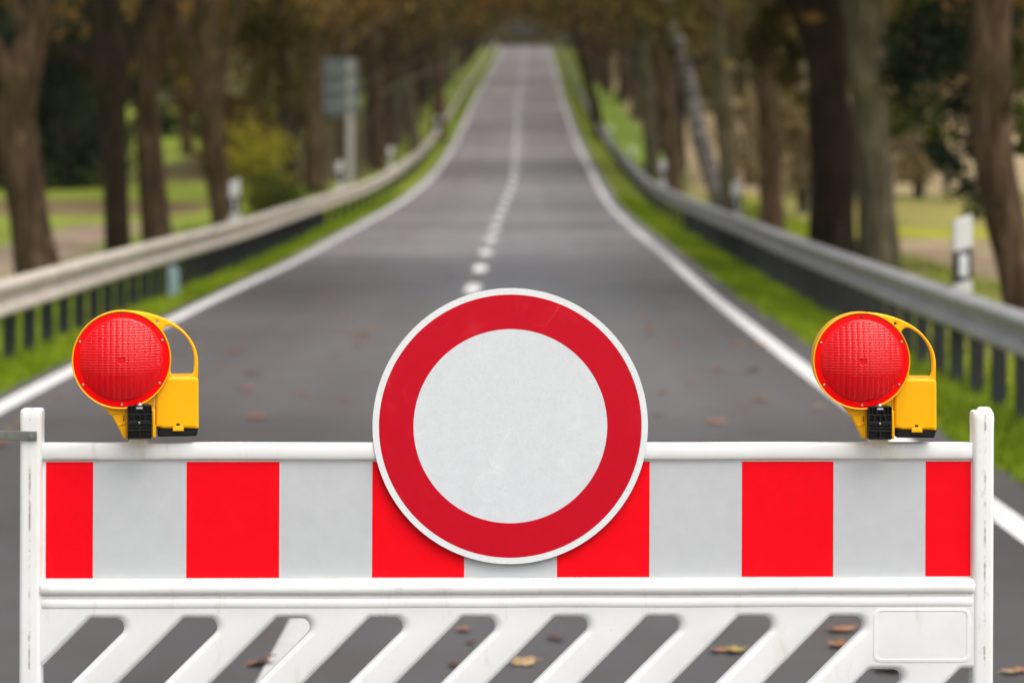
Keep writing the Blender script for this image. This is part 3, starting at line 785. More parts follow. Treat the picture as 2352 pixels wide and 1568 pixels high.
# ------------------------------------------------------------------ fallen leaves
def fallen_leaf_mesh(kind, seed):
    r = random.Random(seed); bm = bmesh.new(); n = 20
    c = bm.verts.new((0, 0, .010)); ring = []
    for k in range(n):
        a = 2 * math.pi * k / n
        rad = .045 * (1 + (.24 * math.cos(5 * a) if kind == 'lobed' else .0)) * (1 if kind == 'lobed' else (.55 + .45 * abs(math.cos(a)))) * r.uniform(.85, 1.15)
        x, y = rad * math.cos(a), rad * math.sin(a)
        z = .004 + 6 * x * x * r.uniform(.3, 1) + 2.2 * abs(y) ** 1.5 * r.uniform(.1, .6)
        ring.append(bm.verts.new((x, y, z)))
    for k in range(n): bm.faces.new((c, ring[k], ring[(k + 1) % n]))
    g = bmesh.ops.extrude_face_region(bm, geom=bm.faces[:])
    for v in [e for e in g['geom'] if isinstance(e, bmesh.types.BMVert)]: v.co.z += .0009
    # stalk
    tube([(.04, 0, .02), (.065, .006, .012), (.085, .014, .004)], [.0014, .0012, .0010], 5, 0, 0, bm)
    return bm_mesh('fallen_leaf', bm, 60)
def leafmat(name, a, b_):
    m, nt, b = mat(name); n = noise(nt, coords(nt), 35, 5)
    r = ramp(nt, n, [(.35, a), (.65, b_)]); nt.links.new(r.outputs[0], b.inputs['Base Color']); b.inputs['Roughness'].default_value = .6
    return m
LM = {'brown': leafmat('leaf_brown', (.16, .06, .022), (.34, .16, .07)), 'orange': leafmat('leaf_orange', (.24, .09, .04), (.40, .18, .085)),
      'beige': leafmat('leaf_beige', (.22, .13, .055), (.46, .31, .15)), 'yellow': leafmat('leaf_yellow', (.24, .17, .035), (.42, .32, .09)), 'dark': leafmat('leaf_dark', (.05, .018, .010), (.12, .05, .03))}
LEAF = {}
for i, (kk, kd) in enumerate((('brown', 'lobed'), ('orange', 'oval'), ('beige', 'oval'), ('yellow', 'lobed'), ('dark', 'oval'))):
    for j in range(2):
        me = fallen_leaf_mesh(kd, 10 * i + j); me.materials.append(LM[kk]); LEAF[(kk, j)] = me
def leaf_at(px, py, kind, label, s=1.0, group=None, rz=None, tilt=(.0, .0)):
    Yl = H * F / (py - HY)
    for _ in range(6):      # on the rising road too
        Yl = (H - prof(Yl)) * F / (py - HY)
    x = (px - CX) * Yl / F
    o = bpy.data.objects.new('fallen_leaf', LEAF[(kind, random.randrange(2))]); link(o)
    o.location = (x, Yl, prof(Yl) + .0045); o.rotation_euler = (tilt[0], tilt[1], random.uniform(0, 6.28) if rz is None else rz); o.scale = (s, s, s)
    tag(o, label, 'leaf', group); return o
random.seed(3)
leaf_at(603, 1526, 'brown', 'curled brown lobed leaf beside the white centre dash under the barrier', 1.0, tilt=(.3, .2))
leaf_at(1200, 1526, 'beige', 'curled beige leaf seen through the middle slot of the barrier', .95, rz=.1, tilt=(.25, .0))
leaf_at(1276, 1469, 'dark', 'small dark leaf behind the right end of the middle slot', .7)
leaf_at(1932, 1450, 'orange', 'orange leaf at the top of the last full slot on the right', 1.05, rz=.1)
leaf_at(1928, 1486, 'brown', 'brown leaf just below the orange leaf in the last full slot', .85)
leaf_at(1655, 1497, 'orange', 'orange half of a leaf pair seen through the third slot from the right', .8, rz=.2)
leaf_at(1690, 1498, 'yellow', 'yellowish leaf touching an orange one in the third slot from the right', .8, rz=.4)
leaf_at(2042, 1540, 'brown', 'brown leaf in the short slot under the blank label plate', 1.1)
leaf_at(2322, 1547, 'beige', 'pale leaf on the road right of the barrier post', .7)
leaf_at(2352, 1544, 'orange', 'orange leaf cut by the right picture edge near the barrier foot', .7)
leaf_at(1064, 1449, 'brown', 'tiny brown leaf behind the top of the fifth slot from the left', .55)
leaf_at(1044, 1530, 'dark', 'dark reddish leaf low in the fifth slot from the left', .6)
leaf_at(1540, 1490, 'dark', 'small dark leaf at the edge of the seventh slot from the left', .5)
leaf_at(1080, 1478, 'dark', 'tiny dark leaf in the middle of the fifth slot from the left', .45)
G_LEAF = 'fallen leaves scattered on the road behind the barrier'
for px, py, kd, s in ((840, 693, 'orange', 1.2), (900, 711, 'beige', 1.3), (750, 686, 'orange', 1.2), (541, 809, 'brown', 1.2), (569, 897, 'brown', 1.1), (1641, 771, 'orange', 1.1), (1469, 703, 'beige', 1.1), (1642, 973, 'orange', 1.2), (1880, 938, 'beige', 1.0), (1745, 918, 'brown', 1.1), (1290, 640, 'brown', 1.3), (836, 768, 'brown', 1.2), (1560, 660, 'orange', 1.2), (700, 740, 'brown', 1.1), (960, 570, 'brown', 1.5), (1330, 560, 'orange', 1.4), (1490, 640, 'brown', 1.2), (1648, 850, 'brown', 1.0)):
    leaf_at(px, py, kd, 'blurred brown leaf lying on the open road behind the barrier', s, G_LEAF)
for k in range(175):
    Yl = 11 + 42 * random.random() ** 1.25; d = random.uniform(-2.6, 2.7); py = HY + H * F / Yl; px = CX + (cen(Yl) + d) * F / Yl
    leaf_at(px, py, random.choice(['brown', 'orange', 'beige', 'orange', 'brown', 'dark']), 'blurred brown leaf lying on the open road behind the barrier', random.uniform(.6, 1.35), G_LEAF)

# ------------------------------------------------------------------ the barrier
D = 5.265
BM = Matrix.Translation(at(1163, 310, D) * Vector((1, 1, 0)) if False else Vector(((1163 - CX) * D / F, D, 0.0))) @ Matrix.Rotation(R(1.9), 4, 'Z') @ Matrix.Rotation(R(.22), 4, 'Y')
BI = BM.inverted(); CAMP = Vector((0, 0, H))
def bp(px, py, y0=0.0):
    """picture point -> (x, z) on the barrier plane y = y0"""
    o = BI @ CAMP; d = (BI.to_3x3() @ (at(px, py, D) - CAMP))
    t = (y0 - o.y) / d.y; q = o + d * t; return (q.x, q.z)
bar = empty('traffic_barrier'); bar.matrix_world = BM
tag(bar, 'white plastic road barrier with a red and grey striped board', 'barrier')
# posts
def post(xl, xr, ztop, top_dome):
    w = (xr - xl); c = (xl + xr) / 2; h = w / 2
    sec = round_poly([(-h, -.026), (h, -.026), (h, .026), (-h, .026)], .011, 6)
    # slightly waisted front with a moulding seam
    fr = []
    for z, s in ((.0, 1), (ztop - .20, 1), (ztop - .10, 1.0), (ztop - .035, 1.0), (ztop - .02, 1.02), (ztop - .009, 1.01), (ztop - .004, .975), (ztop - .001, .92), (ztop, .84)):
        fr.append((Vector((c, 0, z)), Vector((s, 0, 0)), Vector((0, s, 0))))
    me = sweep('post', sec, fr, True, 50)
    parts = [me]
    if top_dome: parts.append(lathe_y('d', [(0, -.010), (.012, -.009), (.017, -.004), (.019, .004)], 24))
    if top_dome: parts[-1] = (parts[-1], Matrix.Translation((c + .004, -.004, ztop - .001)) @ Matrix.Rotation(R(90), 4, 'X') @ Matrix.Rotation(R(180), 4, 'X'), 0)
    return join('post', parts, 50)
xl0, _ = bp(48.5, 1200); xl1, _ = bp(99.5, 980); _, zt = bp(75, 938)
M_POST_L = white_plastic('white_plastic_seam', ((xl0 + xl1) / 2 - .001,), 0)
mesh_obj('post', post(xl0, xl1, zt, False), M_POST_L, bar)
xr0, _ = bp(2231, 980); xr1, _ = bp(2278, 1200); _, ztr = bp(2252, 943)
M_POST_R = white_plastic('white_plastic_worn', ((xr0 + xr1) / 2 + .002,), 1)
mesh_obj('post', post(xr0, xr1, ztr, True), M_POST_R, bar)
# backing board behind the stripes
sx0, sz1 = bp(107, 1059.5); sx1, _ = bp(2227.5, 1063.5); _, sz0 = bp(107, 1325.5)
_, z_top = bp(1163, 1016, -.012); _, z_r1 = bp(1163, 1055.5, -.012)
mesh_obj('backing_board', slab('backing_board', rect(xl1 - .02, sz0 - .02, xr0 + .02, sz1 + .012), (), .040, .004, .013), M_WHITE, bar)
# rails, swept profiles (y, z)
def rail(name, pr, x0, x1, tap=.012):
    fr = []
    for x, s in ((x0, .62), (x0 + tap * .6, .9), (x0 + tap, 1), (x1 - tap, 1), (x1 - tap * .6, .9), (x1, .62)):
        fr.append((Vector((x, 0, 0)), Vector((0, s, 0)), Vector((0, 0, 1))))
    n = 60
    # resample the long middle with a very slight waviness, as moulded plastic has
    mid = []
    for k in range(n + 1):
        x = x0 + tap + (x1 - x0 - 2 * tap) * k / n
        mid.append((Vector((x, 0, .0012 * mnoise.noise(Vector((x * 4, 1, 0))))), Vector((0, 1, 0)), Vector((0, 0, 1))))
    return sweep(name, pr, fr[:2] + mid + fr[4:], True, 50)
def arc_prof(z0, z1, dep, back=.03, n=10):
    c, h = (z0 + z1) / 2, (z1 - z0) / 2
    pts = []
    for k in range(n + 1):
        a = -math.pi / 2 + math.pi * k / n
        pts.append((-.012 - dep * max(0, math.cos(a)) ** .75, c + h * math.sin(a)))
    return pts + [(back, z1 - .004), (back, z0 + .004)]
mesh_obj('top_rail', rail('top_rail', arc_prof(z_r1, z_top, .0065), xl1 - .006, xr0 + .006), M_WHITE, bar)
_, za = bp(1163, 1327); _, zb = bp(1163, 1363); _, zc = bp(1163, 1363.5); _, zd = bp(1163, 1396)
mesh_obj('lower_rib', rail('lower_rib', arc_prof(zb, za, .019), xl1 - .008, xr0 + .008), M_WHITE, bar)
mesh_obj('lower_rib', rail('lower_rib', arc_prof(zd, zc, .0125), xl1 - .008, xr0 + .008), M_WHITE, bar)
# lattice panel
_, z_slot = bp(1163, 1414.5); _, z_lat_top = bp(1163, 1352)
u0, _ = bp(423.5, 1414.5); u1, _ = bp(423.5 + 213.2, 1414.5); pitch = u1 - u0; sw = .1
zbot = .17; holes = []
xlc, xrc = xl1 - .002, xr0 + .002
def clip_x(poly, x, keep_right):
    out = []
    for i in range(len(poly)):
        a, b = poly[i - 1], poly[i]; ia = (a[0] >= x) if keep_right else (a[0] <= x); ib = (b[0] >= x) if keep_right else (b[0] <= x)
        if ia != ib:
            t = (x - a[0]) / (b[0] - a[0]); out.append((x, a[1] + t * (b[1] - a[1])))
        if ib: out.append(b)
    return out
plate = (bp(2010, 1395)[0], bp(2010, 1508)[1], bp(2216, 1395)[0], bp(2010, 1395)[1])   # x0, z0, x1, z1
_, z_low = bp(2080, 1533)
for k in range(-1, 14):
    x0 = u0 + pitch * (k - 1)
    zt_ = z_slot if k <= 8 else z_low
    xt = x0 - (z_slot - zt_) if k > 8 else x0
    if k > 8: xt = x0 - (z_slot - z_low)
    L = zt_ - zbot
    if k > 10:
        # openings that start at the right post
        pass
    poly = [(xt, zt_), (xt - L, zbot), (xt - L + sw, zbot), (xt + sw, zt_)]
    poly = clip_x(poly, xlc, True); poly = clip_x(poly, xrc, False)
    if len(poly) < 3 or abs(area(poly)) < .002: continue
    rad = []
    for q in poly:
        if abs(q[0] - (xt + sw)) < 1e-4 and abs(q[1] - zt_) < 1e-4: rad.append(.0215)
        elif abs(q[0] - xt) < 1e-4 and abs(q[1] - zt_) < 1e-4: rad.append(.016)
        elif abs(q[1] - zbot) < 1e-4: rad.append(.02)
        else: rad.append(.006)
    if area(poly) < 0: poly, rad = poly[::-1], rad[::-1]
    holes.append((poly, rad))
outer = rect(xl1 - .03, zbot - .06, xr0 + .03, z_lat_top)

def grow(poly, rad, o):
    """convex outline (counter-clockwise) moved outwards by o, corners rounded"""
    n = len(poly); out = []
    for i in range(n):
        p, a, b = Vector(poly[i]), Vector(poly[i - 1]), Vector(poly[(i + 1) % n])
        e1, e2 = (p - a).normalized(), (b - p).normalized()
        n1, n2 = Vector((e1.y, -e1.x)), Vector((e2.y, -e2.x))
        m = (n1 + n2) / (1 + n1.dot(n2)); out.append(tuple(p + m * o))
    return round_poly(out, [r + o for r in rad], 8)
def lattice_mesh(outer, holes, T, bv, nb=7):
    bm = bmesh.new(); front, back = [], []
    for y, store in ((-T / 2, front), (T / 2, back)):
        vs_ = [bm.verts.new((p[0], y, p[1])) for p in outer]; store += [bm.edges.new((vs_[i - 1], vs_[i])) for i in range(4)]
        if store is front: fo = vs_
        else:
            for i in range(4): bm.faces.new((fo[i - 1], fo[i], vs_[i], vs_[i - 1]))
    for poly, rad in holes:
        lv = []
        for k in range(nb + 1):
            t = math.pi / 2 * k / nb; lv.append((bv * (1 - math.sin(t)), -T / 2 + bv * (1 - math.cos(t))))
        lv += [(o, -y) for o, y in lv[::-1]]
        rings = [[bm.verts.new((p[0], y, p[1])) for p in grow(poly, rad, o)] for o, y in lv]
        n = len(rings[0])
        for r0, r1 in zip(rings, rings[1:]):
            for i in range(n): bm.faces.new((r0[i - 1], r0[i], r1[i], r1[i - 1]))
        front += [bm.edges.get((rings[0][i - 1], rings[0][i])) for i in range(n)]; back += [bm.edges.get((rings[-1][i - 1], rings[-1][i])) for i in range(n)]
    bmesh.ops.triangle_fill(bm, edges=front, use_beauty=True, use_dissolve=False)
    bmesh.ops.triangle_fill(bm, edges=back, use_beauty=True, use_dissolve=False)
    return bm_mesh('lattice', bm, 50)
mesh_obj('lattice', lattice_mesh(outer, holes, .044, .014), M_WHITE, bar)
# blank label plate, a shallow recess with a rim
px0, pz0, px1, pz1 = plate
rim = slab('label_plate', round_poly(rect(px0 - .007, pz0 - .007, px1 + .007, pz1 + .002), .016), [round_poly(rect(px0, pz0, px1, pz1 - .003), .013)], .0012, .0004, -.0223)
mesh_obj('label_plate', rim, M_WHITE, bar)
# striped reflective sheet
edges = [107, 215, 429, 642, 855, 1066.5, 1279, 1491, 1702.5, 1912.5, 2123.5, 2227.5]
xs = [bp(e, 1190)[0] for e in edges]
bm = bmesh.new()
for i in range(len(xs) - 1):
    n = 4
    vs = [bm.verts.new((x, y, z)) for x, z in ((xs[i], sz0), (xs[i + 1], sz0), (xs[i + 1], sz1), (xs[i], sz1)) for y in (-.009, -.005)]
    f = bm.faces.new((vs[0], vs[2], vs[4], vs[6])); f.material_index = i % 2
    for a_, b_ in ((0, 2), (2, 4), (4, 6), (6, 0)):
        if (a_, b_) in ((2, 4),) and i < len(xs) - 2: continue
        if (a_, b_) in ((6, 0),) and i > 0: continue
        g = bm.faces.new((vs[a_], vs[a_ + 1], vs[b_ + 1], vs[b_])); g.material_index = i % 2
bmesh.ops.remove_doubles(bm, verts=bm.verts, dist=1e-5)
me = bm_mesh('reflective_sheet', bm, 30)
mesh_obj('reflective_sheet', me, [M_STRIPE_RED, M_STRIPE_GREY], bar)
# pegs the lamps sit on, and foot plates
for px in (319, 2017):
    x, z = bp(px, 1016); _, z2 = bp(px, 1000)
    mesh_obj('lamp_peg', join('lamp_peg', [slab('a', round_poly(rect(x - .0175, z - .03, x + .0175, z2 + .03), .003), (), .034, .003),
             slab('b', [(x - .024, z - .012), (x + .024, z - .012), (x + .0175, z + .012), (x - .0175, z + .012)], (), .036, .004)]), M_WHITE, bar)
for c in ((xl0 + xl1) / 2, (xr0 + xr1) / 2):
    me = slab('foot_plate', round_poly([(-.2, -.36), (.2, -.36), (.2, .36), (-.2, .36)], .05), [round_poly(rect(-.034, -.034, .034, .034), .004)], .10, .012)
    me.transform(Matrix.Translation((c, 0, .054)) @ Matrix.Rotation(R(90), 4, 'X'))
    mesh_obj('foot_plate', me, M_RUBBER, bar)

# ------------------------------------------------------------------ round sign on the barrier
ys = -.0205
cx_, cz_ = bp(1172.5, 978, ys); rs = (bp(1489, 978, ys)[0] - bp(856, 978, ys)[0]) / 2
sg = empty('prohibition_sign'); sg.matrix_world = BM @ Matrix.Translation((cx_, ys, cz_))
tag(sg, 'round white sign with a broad red ring fixed to the barrier', 'road sign')
mesh_obj('plate', lathe_y('plate', [(0, .0035), (rs * .97, .0035), (rs - .0005, .003), (rs, .001), (rs - .0008, -.0005), (0, -.0005)], 160), M_ALU, sg)
def ring(name, r0, r1, y, m, n=160):
    bm = bmesh.new(); A = []
    rr = [r0 + (r1 - r0) * k / 4 for k in range(5)]
    if r0 == 0: rr[0] = .004
    for r in rr: A.append([bm.verts.new((r * math.cos(2 * math.pi * k / n), y, r * math.sin(2 * math.pi * k / n))) for k in range(n)])
    for a, b in zip(A, A[1:]):
        for k in range(n): bm.faces.new((a[k], a[(k + 1) % n], b[(k + 1) % n], b[k]))
    if r0 == 0: bm.faces.new(A[0])
    # rim down to the plate
    lo = [bm.verts.new((v.co.x, y + .0010, v.co.z)) for v in A[-1]]
    for k in range(n): bm.faces.new((A[-1][k], A[-1][(k + 1) % n], lo[(k + 1) % n], lo[k]))
    me = bm_mesh(name, bm, 30)
    mesh_obj(name, me, m, sg)
ring('white_border', rs * .953, rs * .999, -.0014, sheeting('border_white', (.80, .81, .81), .42, (.86, .88, .89, 1), coat=.05))
ring('red_ring', rs * .703, rs * .953, -.0016, M_SIGN_RED)
ring('white_field', 0, rs * .703, -.0014, M_SIGN_WHITE)
br = [slab('b', rect(-.14, -.03 + z, .14, z), (), .024, .003, .018) for z in (-.10, -.20)]
mesh_obj('bracket', join('bracket', br), M_ALU, sg)

# ------------------------------------------------------------------ warning lamps
S = 4981.0
def lz(x, y): return ((x - 815) / S, (1450 - y) / S)
LXC, LZC = lz(622, 606)
def lens_mesh():
    ro = 447 / S; nx, nz = 200, 300; dome = .024
    bm_v, idx = [], -np.ones((nz + 1, nx + 1), int)
    px, pz = 62 / S, 28.5 / S
    for j in range(nz + 1):
        for i in range(nx + 1):
            x = -ro + 2 * ro * i / nx; z = -ro + 2 * ro * j / nz; r = math.hypot(x, z)
            if r > ro + 1.5 * 2 * ro / nz: continue
            if r > ro: x, z = x * ro / r, z * ro / r; r = ro
            h = dome * (1 - (r / ro) ** 2)
            fx = ((x / px) % 1) - .5; fz = ((z / pz) % 1) - .5
            amp = 1.0 if (r > 40 / S and r < ro * .955) else 0
            g = sm(-.50, -.26, z / ro - .18 * (x / ro) ** 2); fr = ((r / (17 / S)) % 1) - .5
            h += amp * (.0010 * (1 - (2 * fx) ** 2) + g * .0011 * (1 - (2 * fz) ** 2) + (1 - g) * .00022 * (1 - (2 * fr) ** 2))
            idx[j, i] = len(bm_v); bm_v.append((x, -h, z))
    fc = []
    for j in range(nz):
        for i in range(nx):
            q = (idx[j, i], idx[j, i + 1], idx[j + 1, i + 1], idx[j + 1, i])
            if min(q) >= 0: fc += q
    me = np_mesh('lens', np.array(bm_v), fc, 4); smooth(me, 180); return me
LENS = None
def screw(r, y, x, z):
    return (lathe_y('s', [(0, -.0016), (r * .25, -.0016), (r * .3, -.0022), (r * .7, -.002), (r, -.0006), (r, .004)], 14), Matrix.Translation((x, y, z)), 0)
def lamp(pxm, pym, yaw, label, yp=-.02):
    """px,py: foot of the clamp block in view pixels"""
    x, z = bp(pxm, pym, yp)
    root = empty('warning_lamp'); root.matrix_world = BM @ Matrix.Translation((x, -.004, z)) @ Matrix.Rotation(R(yaw), 4, 'Z')
    tag(root, label, 'warning lamp', 'warning lamps on the barrier')
    yf = -.052           # front of the drum
    R0 = 524 / S; Rl = 506 / S
    # ---- housing: drum + strut + handle
    drum = lathe_y('drum', [(Rl * .98, yf + .004), (Rl * 1.0, yf - .001), (Rl * 1.008, yf - .0045), (R0 * .992, yf - .0055), (R0, yf - .003), (R0 * 1.0, yf + .012), (R0 * .985, yf + .05), (R0 * .955, yf + .078), (R0 * .90, yf + .084), (0, yf + .086)], 96, LXC, LZC)
    strut_o = [lz(*q) for q in ((330, 1000), (400, 1085), (470, 1150), (525, 1220), (572, 1300), (612, 1380), (640, 1445), (655, 1452), (985, 1452), (988, 1380), (990, 1320), (975, 1290), (975, 985), (900, 900), (600, 850))]
    latch_hole = [lz(*q) for q in ((640, 1212), (664, 1212), (664, 1262), (640, 1262))]
    strut = slab('strut', strut_o, [latch_hole], .050, .003, -.020)
    ribs = [slab('rib', rect(*lz(664, 1440), *lz(672, 1120)), (), .040, .001, -.027), slab('rib', rect(*lz(945, 1440), *lz(980, 1150)), (), .048, .003, -.025),
            slab('rib', [lz(500, 1193), lz(640, 1178), lz(640, 1170), lz(490, 1180)], (), .040, .001, -.027), slab('rib', [lz(585, 1312), lz(660, 1300), lz(660, 1290), lz(578, 1304)], (), .040, .001, -.027),
            slab('rib', round_poly([lz(630, 1290), lz(668, 1290), lz(668, 1184), lz(630, 1184)], .001), [[lz(641, 1278), lz(663, 1278), lz(663, 1200), lz(641, 1200)]], .044, .001, -.026)]
    ribs += [slab('rib', rect(*lz(a, 1110), *lz(a + 5, 985)), (), .040, .0008, -.027) for a in (952, 962)]
    hand_o = [lz(*q) for q in ((700, 86), (800, 96), (900, 114), (1000, 145), (1060, 168), (1140, 206), (1215, 252), (1280, 308), (1340, 378), (1385, 448), (1415, 520), (1430, 590), (1434, 650), (1434, 830), (1000, 870), (1000, 600), (900, 300), (700, 200))]
    hole = [lz(*q) for q in ((1056, 312), (1062, 290), (1076, 268), (1096, 255), (1120, 251), (1148, 257), (1185, 275), (1230, 305), (1280, 348), (1325, 405), (1362, 475), (1382, 545), (1390, 610), (1389, 700), (1386, 740), (1372, 770), (1345, 790), (1310, 796), (1200, 797), (1165, 785), (1145, 760), (1139, 730), (1142, 690), (1148, 640), (1148, 580), (1138, 510), (1120, 440), (1096, 380), (1072, 335))]
    small = [((995 - 815) / S + 17 / S * math.cos(a), (1450 - 207) / S + 17 / S * math.sin(a)) for a in np.linspace(0, 2 * math.pi, 16, endpoint=False)]
    hand = slab('hand', hand_o, [hole, small], .017, .0035, yf + .018, 4)
    body = mesh_obj('housing', join('housing', [drum, strut, hand] + ribs, 45), M_YELLOW, root)
    # ---- battery case
    case_o = round_poly([lz(*q) for q in ((985, 1330), (1066, 1353), (1443, 1355), (1438, 800), (1096, 800), (985, 960))], [.001, .002, .001, .010, .010, .012], 7)
    case = slab('battery_case', case_o, (), .084, .006, -.004, 5, 50)
    cz = mesh_obj('battery_case', case, M_YELLOW, root)
    mesh_obj('latch', slab('latch', round_poly([lz(*q) for q in ((1165, 1376), (1282, 1376), (1282, 1330), (1262, 1330), (1258, 1320), (1190, 1320), (1186, 1330), (1165, 1330))], .001), (), .006, .0015, -.049), M_YELLOW, cz)
    mesh_obj('latch_hole', slab('latch_hole', rect(*lz(1204, 1328), *lz(1242, 1296)), (), .004, .0005, -.0452), M_DARKHOLE, cz)
    tr = slab('battery_tray', round_poly([lz(*q) for q in ((1002, 1340), (1066, 1354), (1436, 1356), (1424, 1440), (1020, 1440), (1004, 1428))], [.0005, .001, .0005, .004, .003, .003]), (), .076, .004, -.004)
    lipm = slab('l', [lz(*q) for q in ((994, 1336), (1068, 1356), (1440, 1358), (1440, 1366), (1064, 1366), (994, 1350))], (), .082, .001, -.004)
    nubs = [slab('n', rect(*lz(a, 1449), *lz(a + 16, 1436)), (), .02, .001) for a in (1052, 1386)]
    mesh_obj('battery_tray', join('battery_tray', [tr, lipm] + nubs), M_BLACK, root)
    # ---- lens and flange
    global LENS
    if LENS is None: LENS = lens_mesh(); LENS.materials.append(M_LENS)
    o = bpy.data.objects.new('lens', LENS); link(o, root); o.location = (LXC, yf - .0042, LZC)
    fl = lathe_y('flange', [(Rl * .80, yf + .002), (447 / S * .985, yf - .002), (447 / S, yf - .0046), (Rl * .93, yf - .0040), (Rl * .985, yf - .0034), (Rl, yf - .001), (Rl, yf + .004)], 96, LXC, LZC)
    flo = mesh_obj('lens_flange', fl, M_FLANGE, root)
    for q in ((185, 408), (1052, 398), (220, 864), (1026, 857), (627, 1082)):
        sx, sz = lz(*q); me = join('screw', [screw(17 / S, yf - .0036, sx, sz)]); mesh_obj('screw', me, M_SCREW, flo)
    sx, sz = lz(617, 129)
    mesh_obj('screw', slab('screw', rect(sx - .0024, sz - .0024, sx + .0024, sz + .0024), (), .003, .0004, yf - .0036), plain('brass_dull', (.10, .055, .02), .5, .5), flo)
    # ---- black clamp block: base slab with a raised grid so that the pockets are real
    yc = -.054
    base = slab('base', round_poly([lz(*q) for q in ((687, 1445), (943, 1445), (943, 1088), (687, 1088))], .004), (), .036, .003, yc + .014)
    cells = [(700, 1100, 724, 1176), (734, 1100, 768, 1176), (862, 1100, 892, 1176), (904, 1100, 930, 1176), (786, 1128, 846, 1180),
             (704, 1190, 742, 1250), (768, 1196, 806, 1250), (826, 1196, 862, 1250), (888, 1190, 928, 1250), (704, 1299, 808, 1312), (824, 1299, 930, 1312), (704, 1326, 808, 1342), (824, 1326, 930, 1342),
             (700, 1362, 806, 1432), (826, 1362, 930, 1432)]
    hs = [round_poly([lz(a, d), lz(c, d), lz(c, b), lz(a, b)], .0012, 3) for a, b, c, d in cells]
    grid = slab('grid', round_poly([lz(*q) for q in ((687, 1445), (943, 1445), (943, 1088), (687, 1088))], .004), hs, .010, .0008, yc - .008, 2)
    clampo = mesh_obj('clamp_block', join('clamp_block', [base, grid]), M_BLACK, root)
    def ringm(cx, cz, r, y):
        return lathe_y('r', [(r * .45, y + .003), (r * .55, y - .001), (r * .8, y - .001), (r * .85, y - .0015), (r, y - .001), (r, y + .006)], 18, cx, cz)
    bolts = [ringm(*lz(*q), 19 / S, yc - .011) for q in ((722, 1226), (907, 1226), (722, 1411), (907, 1411))]
    for b_ in bolts: mesh_obj('bolt', b_, M_BLACK, clampo)
    cx2, cz2 = lz(812, 1270)
    mesh_obj('boss', lathe_y('boss', [(0, yc - .0135), (26 / S, yc - .0135), (28 / S, yc - .012), (28 / S, yc - .006)], 24, cx2, cz2), M_BLACK, clampo)
    mesh_obj('screw', join('screw', [screw(15 / S, yc - .0142, cx2, cz2)]), M_SCREW, clampo)
    mesh_obj('tag', slab('tag', rect(*lz(781, 1124), *lz(847, 1106)), (), .002, .0004, yc - .0135), M_TAG, clampo)
    bx_, bz_ = lz(816, 1090)
    dome = lathe_y('bolt_head', [(0, -.0055), (.0025, -.0052), (.0048, -.0035), (.0060, -.001), (.0062, .004)], 20)
    dome.transform(Matrix.Translation((bx_, yc - .001, bz_ + .0005)) @ Matrix.Rotation(R(-90), 4, 'X'))
    mesh_obj('bolt_head', dome, M_SCREW, clampo)
    return root
lamp((150 + 815 / 4.48) / K, (720 + 1450 / 4.48) / K, 6.5, 'red and yellow warning lamp on the left end of the barrier')
lamp((1920 + 823 / 4.48) / K, (730 + 1430 / 4.48) / K, -2.5, 'red and yellow warning lamp on the right end of the barrier', -.05)

# ------------------------------------------------------------------ steel strap at the left post
x1, z1 = bp(87.5 / K, (960 + 560 / 7.84) / K, -.032); _, z0 = bp(87.5 / K, (960 + 728 / 7.84) / K, -.032)
st = empty('steel_strap'); st.matrix_world = BM @ Matrix.Translation((x1, -.030, z0))
tag(st, 'flat grey steel strap bolted to the left barrier post', 'metal strap')
h = z1 - z0
me = slab('strap', [(0, 0), (0, h), (-.09, h + .002), (-.6, h + .012), (-.6, .008)], (), .006, .0008)
mesh_obj('strap', me, M_STEEL, st)
bxx, bzz = bp(76.5 / K, 1042.3 / K, -.032)
bxx -= x1; bzz -= z0
hexn = bmesh.new()
hx = sweep('bolt', [(.0052 * math.cos(a), .0052 * math.sin(a)) for a in np.linspace(0, 2 * math.pi, 6, endpoint=False)], [(Vector((bxx, -.003, bzz)), Vector((1, 0, 0)), Vector((0, 0, 1))), (Vector((bxx, -.0085, bzz)), Vector((1, 0, 0)), Vector((0, 0, 1)))], True, 30)
wsh = lathe_y('w', [(0, -.0042), (.0072, -.0042), (.0076, -.003), (.0076, 0)], 24, bxx, bzz)
pin = lathe_y('p', [(0, -.0115), (.0020, -.0110), (.0024, -.0085), (.0024, 0)], 14, bxx, bzz)
mesh_obj('bolt', join('bolt', [hx, wsh, pin]), plain('bolt_steel', (.34, .35, .35), .35, .9), st)

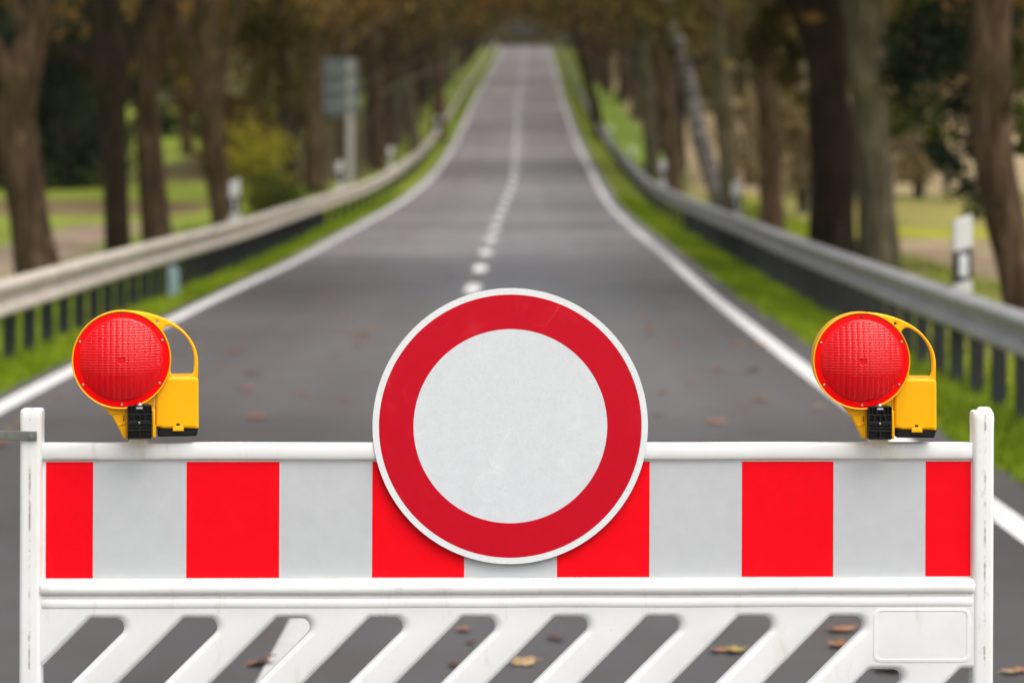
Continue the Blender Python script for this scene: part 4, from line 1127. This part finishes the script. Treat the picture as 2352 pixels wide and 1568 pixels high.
# ------------------------------------------------------------------ faint autumn haze
HAZE = True
if HAZE:
    hm = bpy.data.materials.new('haze'); hm.use_nodes = True; hn = hm.node_tree
    hn.nodes.remove(hn.nodes['Principled BSDF'])
    pv = hn.nodes.new('ShaderNodeVolumePrincipled'); pv.inputs['Color'].default_value = (1, .95, .87, 1); pv.inputs['Density'].default_value = .00009
    hn.links.new(pv.outputs[0], hn.nodes['Material Output'].inputs['Volume'])
    bm = bmesh.new(); bmesh.ops.create_cube(bm, size=1)
    for v in bm.verts: v.co = Vector((v.co.x * 1500, v.co.y * 1500 + 400, -3 if v.co.z < 0 else 52))
    tag(mesh_obj('haze', bm_mesh('haze', bm), hm), None, None, None, 'stuff')
# ------------------------------------------------------------------ light
world = bpy.data.worlds.new('World'); scene.world = world; world.use_nodes = True
nt = world.node_tree; bg = nt.nodes['Background']
sky = nt.nodes.new('ShaderNodeTexSky'); sky.sky_type = 'NISHITA'; sky.sun_disc = False
SUN = Vector((.30, -.38, .87)).normalized()
sky.sun_elevation = math.asin(SUN.z); sky.sun_rotation = math.atan2(SUN.x, SUN.y)
sky.dust_density = 4.0; sky.air_density = 1.2; sky.ozone_density = 1.0
hs = nt.nodes.new('ShaderNodeHueSaturation'); hs.inputs['Saturation'].default_value = .35
nt.links.new(sky.outputs[0], hs.inputs['Color']); nt.links.new(hs.outputs[0], bg.inputs[0]); bg.inputs[1].default_value = .15
sun = bpy.data.lights.new('sun', 'SUN'); sun.energy = 1.3; sun.angle = R(60); sun.color = (1, .95, .88)
so = bpy.data.objects.new('sun', sun); link(so); so.rotation_euler = (-SUN).to_track_quat('-Z', 'Y').to_euler(); so.location = (20, -20, 40)

cam = bpy.data.cameras.new('camera'); co = bpy.data.objects.new('camera', cam); link(co)
co.location = (0, 0, H); co.rotation_euler = (R(90), 0, 0)
cam.lens = 85; cam.sensor_width = 36; cam.shift_y = -(784 - HY) / 2352; cam.clip_start = .1; cam.clip_end = 3000
cam.dof.use_dof = True; cam.dof.focus_distance = 5.22; cam.dof.aperture_fstop = 2.9
scene.camera = co
vs = scene.view_settings; vs.view_transform = 'Standard'; vs.look = 'None'; vs.gamma = 1; vs.exposure = 0.54
scene.render.engine = 'CYCLES'
cy = scene.cycles; cy.use_denoising = True; cy.max_bounces = 6; cy.diffuse_bounces = 3; cy.glossy_bounces = 3; cy.transmission_bounces = 3; cy.sample_clamp_indirect = 6
cy.caustics_reflective = False; cy.caustics_refractive = False
for o in list(bpy.data.objects):
    if o.name.split('.')[0] == 'roadside_tree' and o.type == 'EMPTY' and 'label' not in o: bpy.data.objects.remove(o)
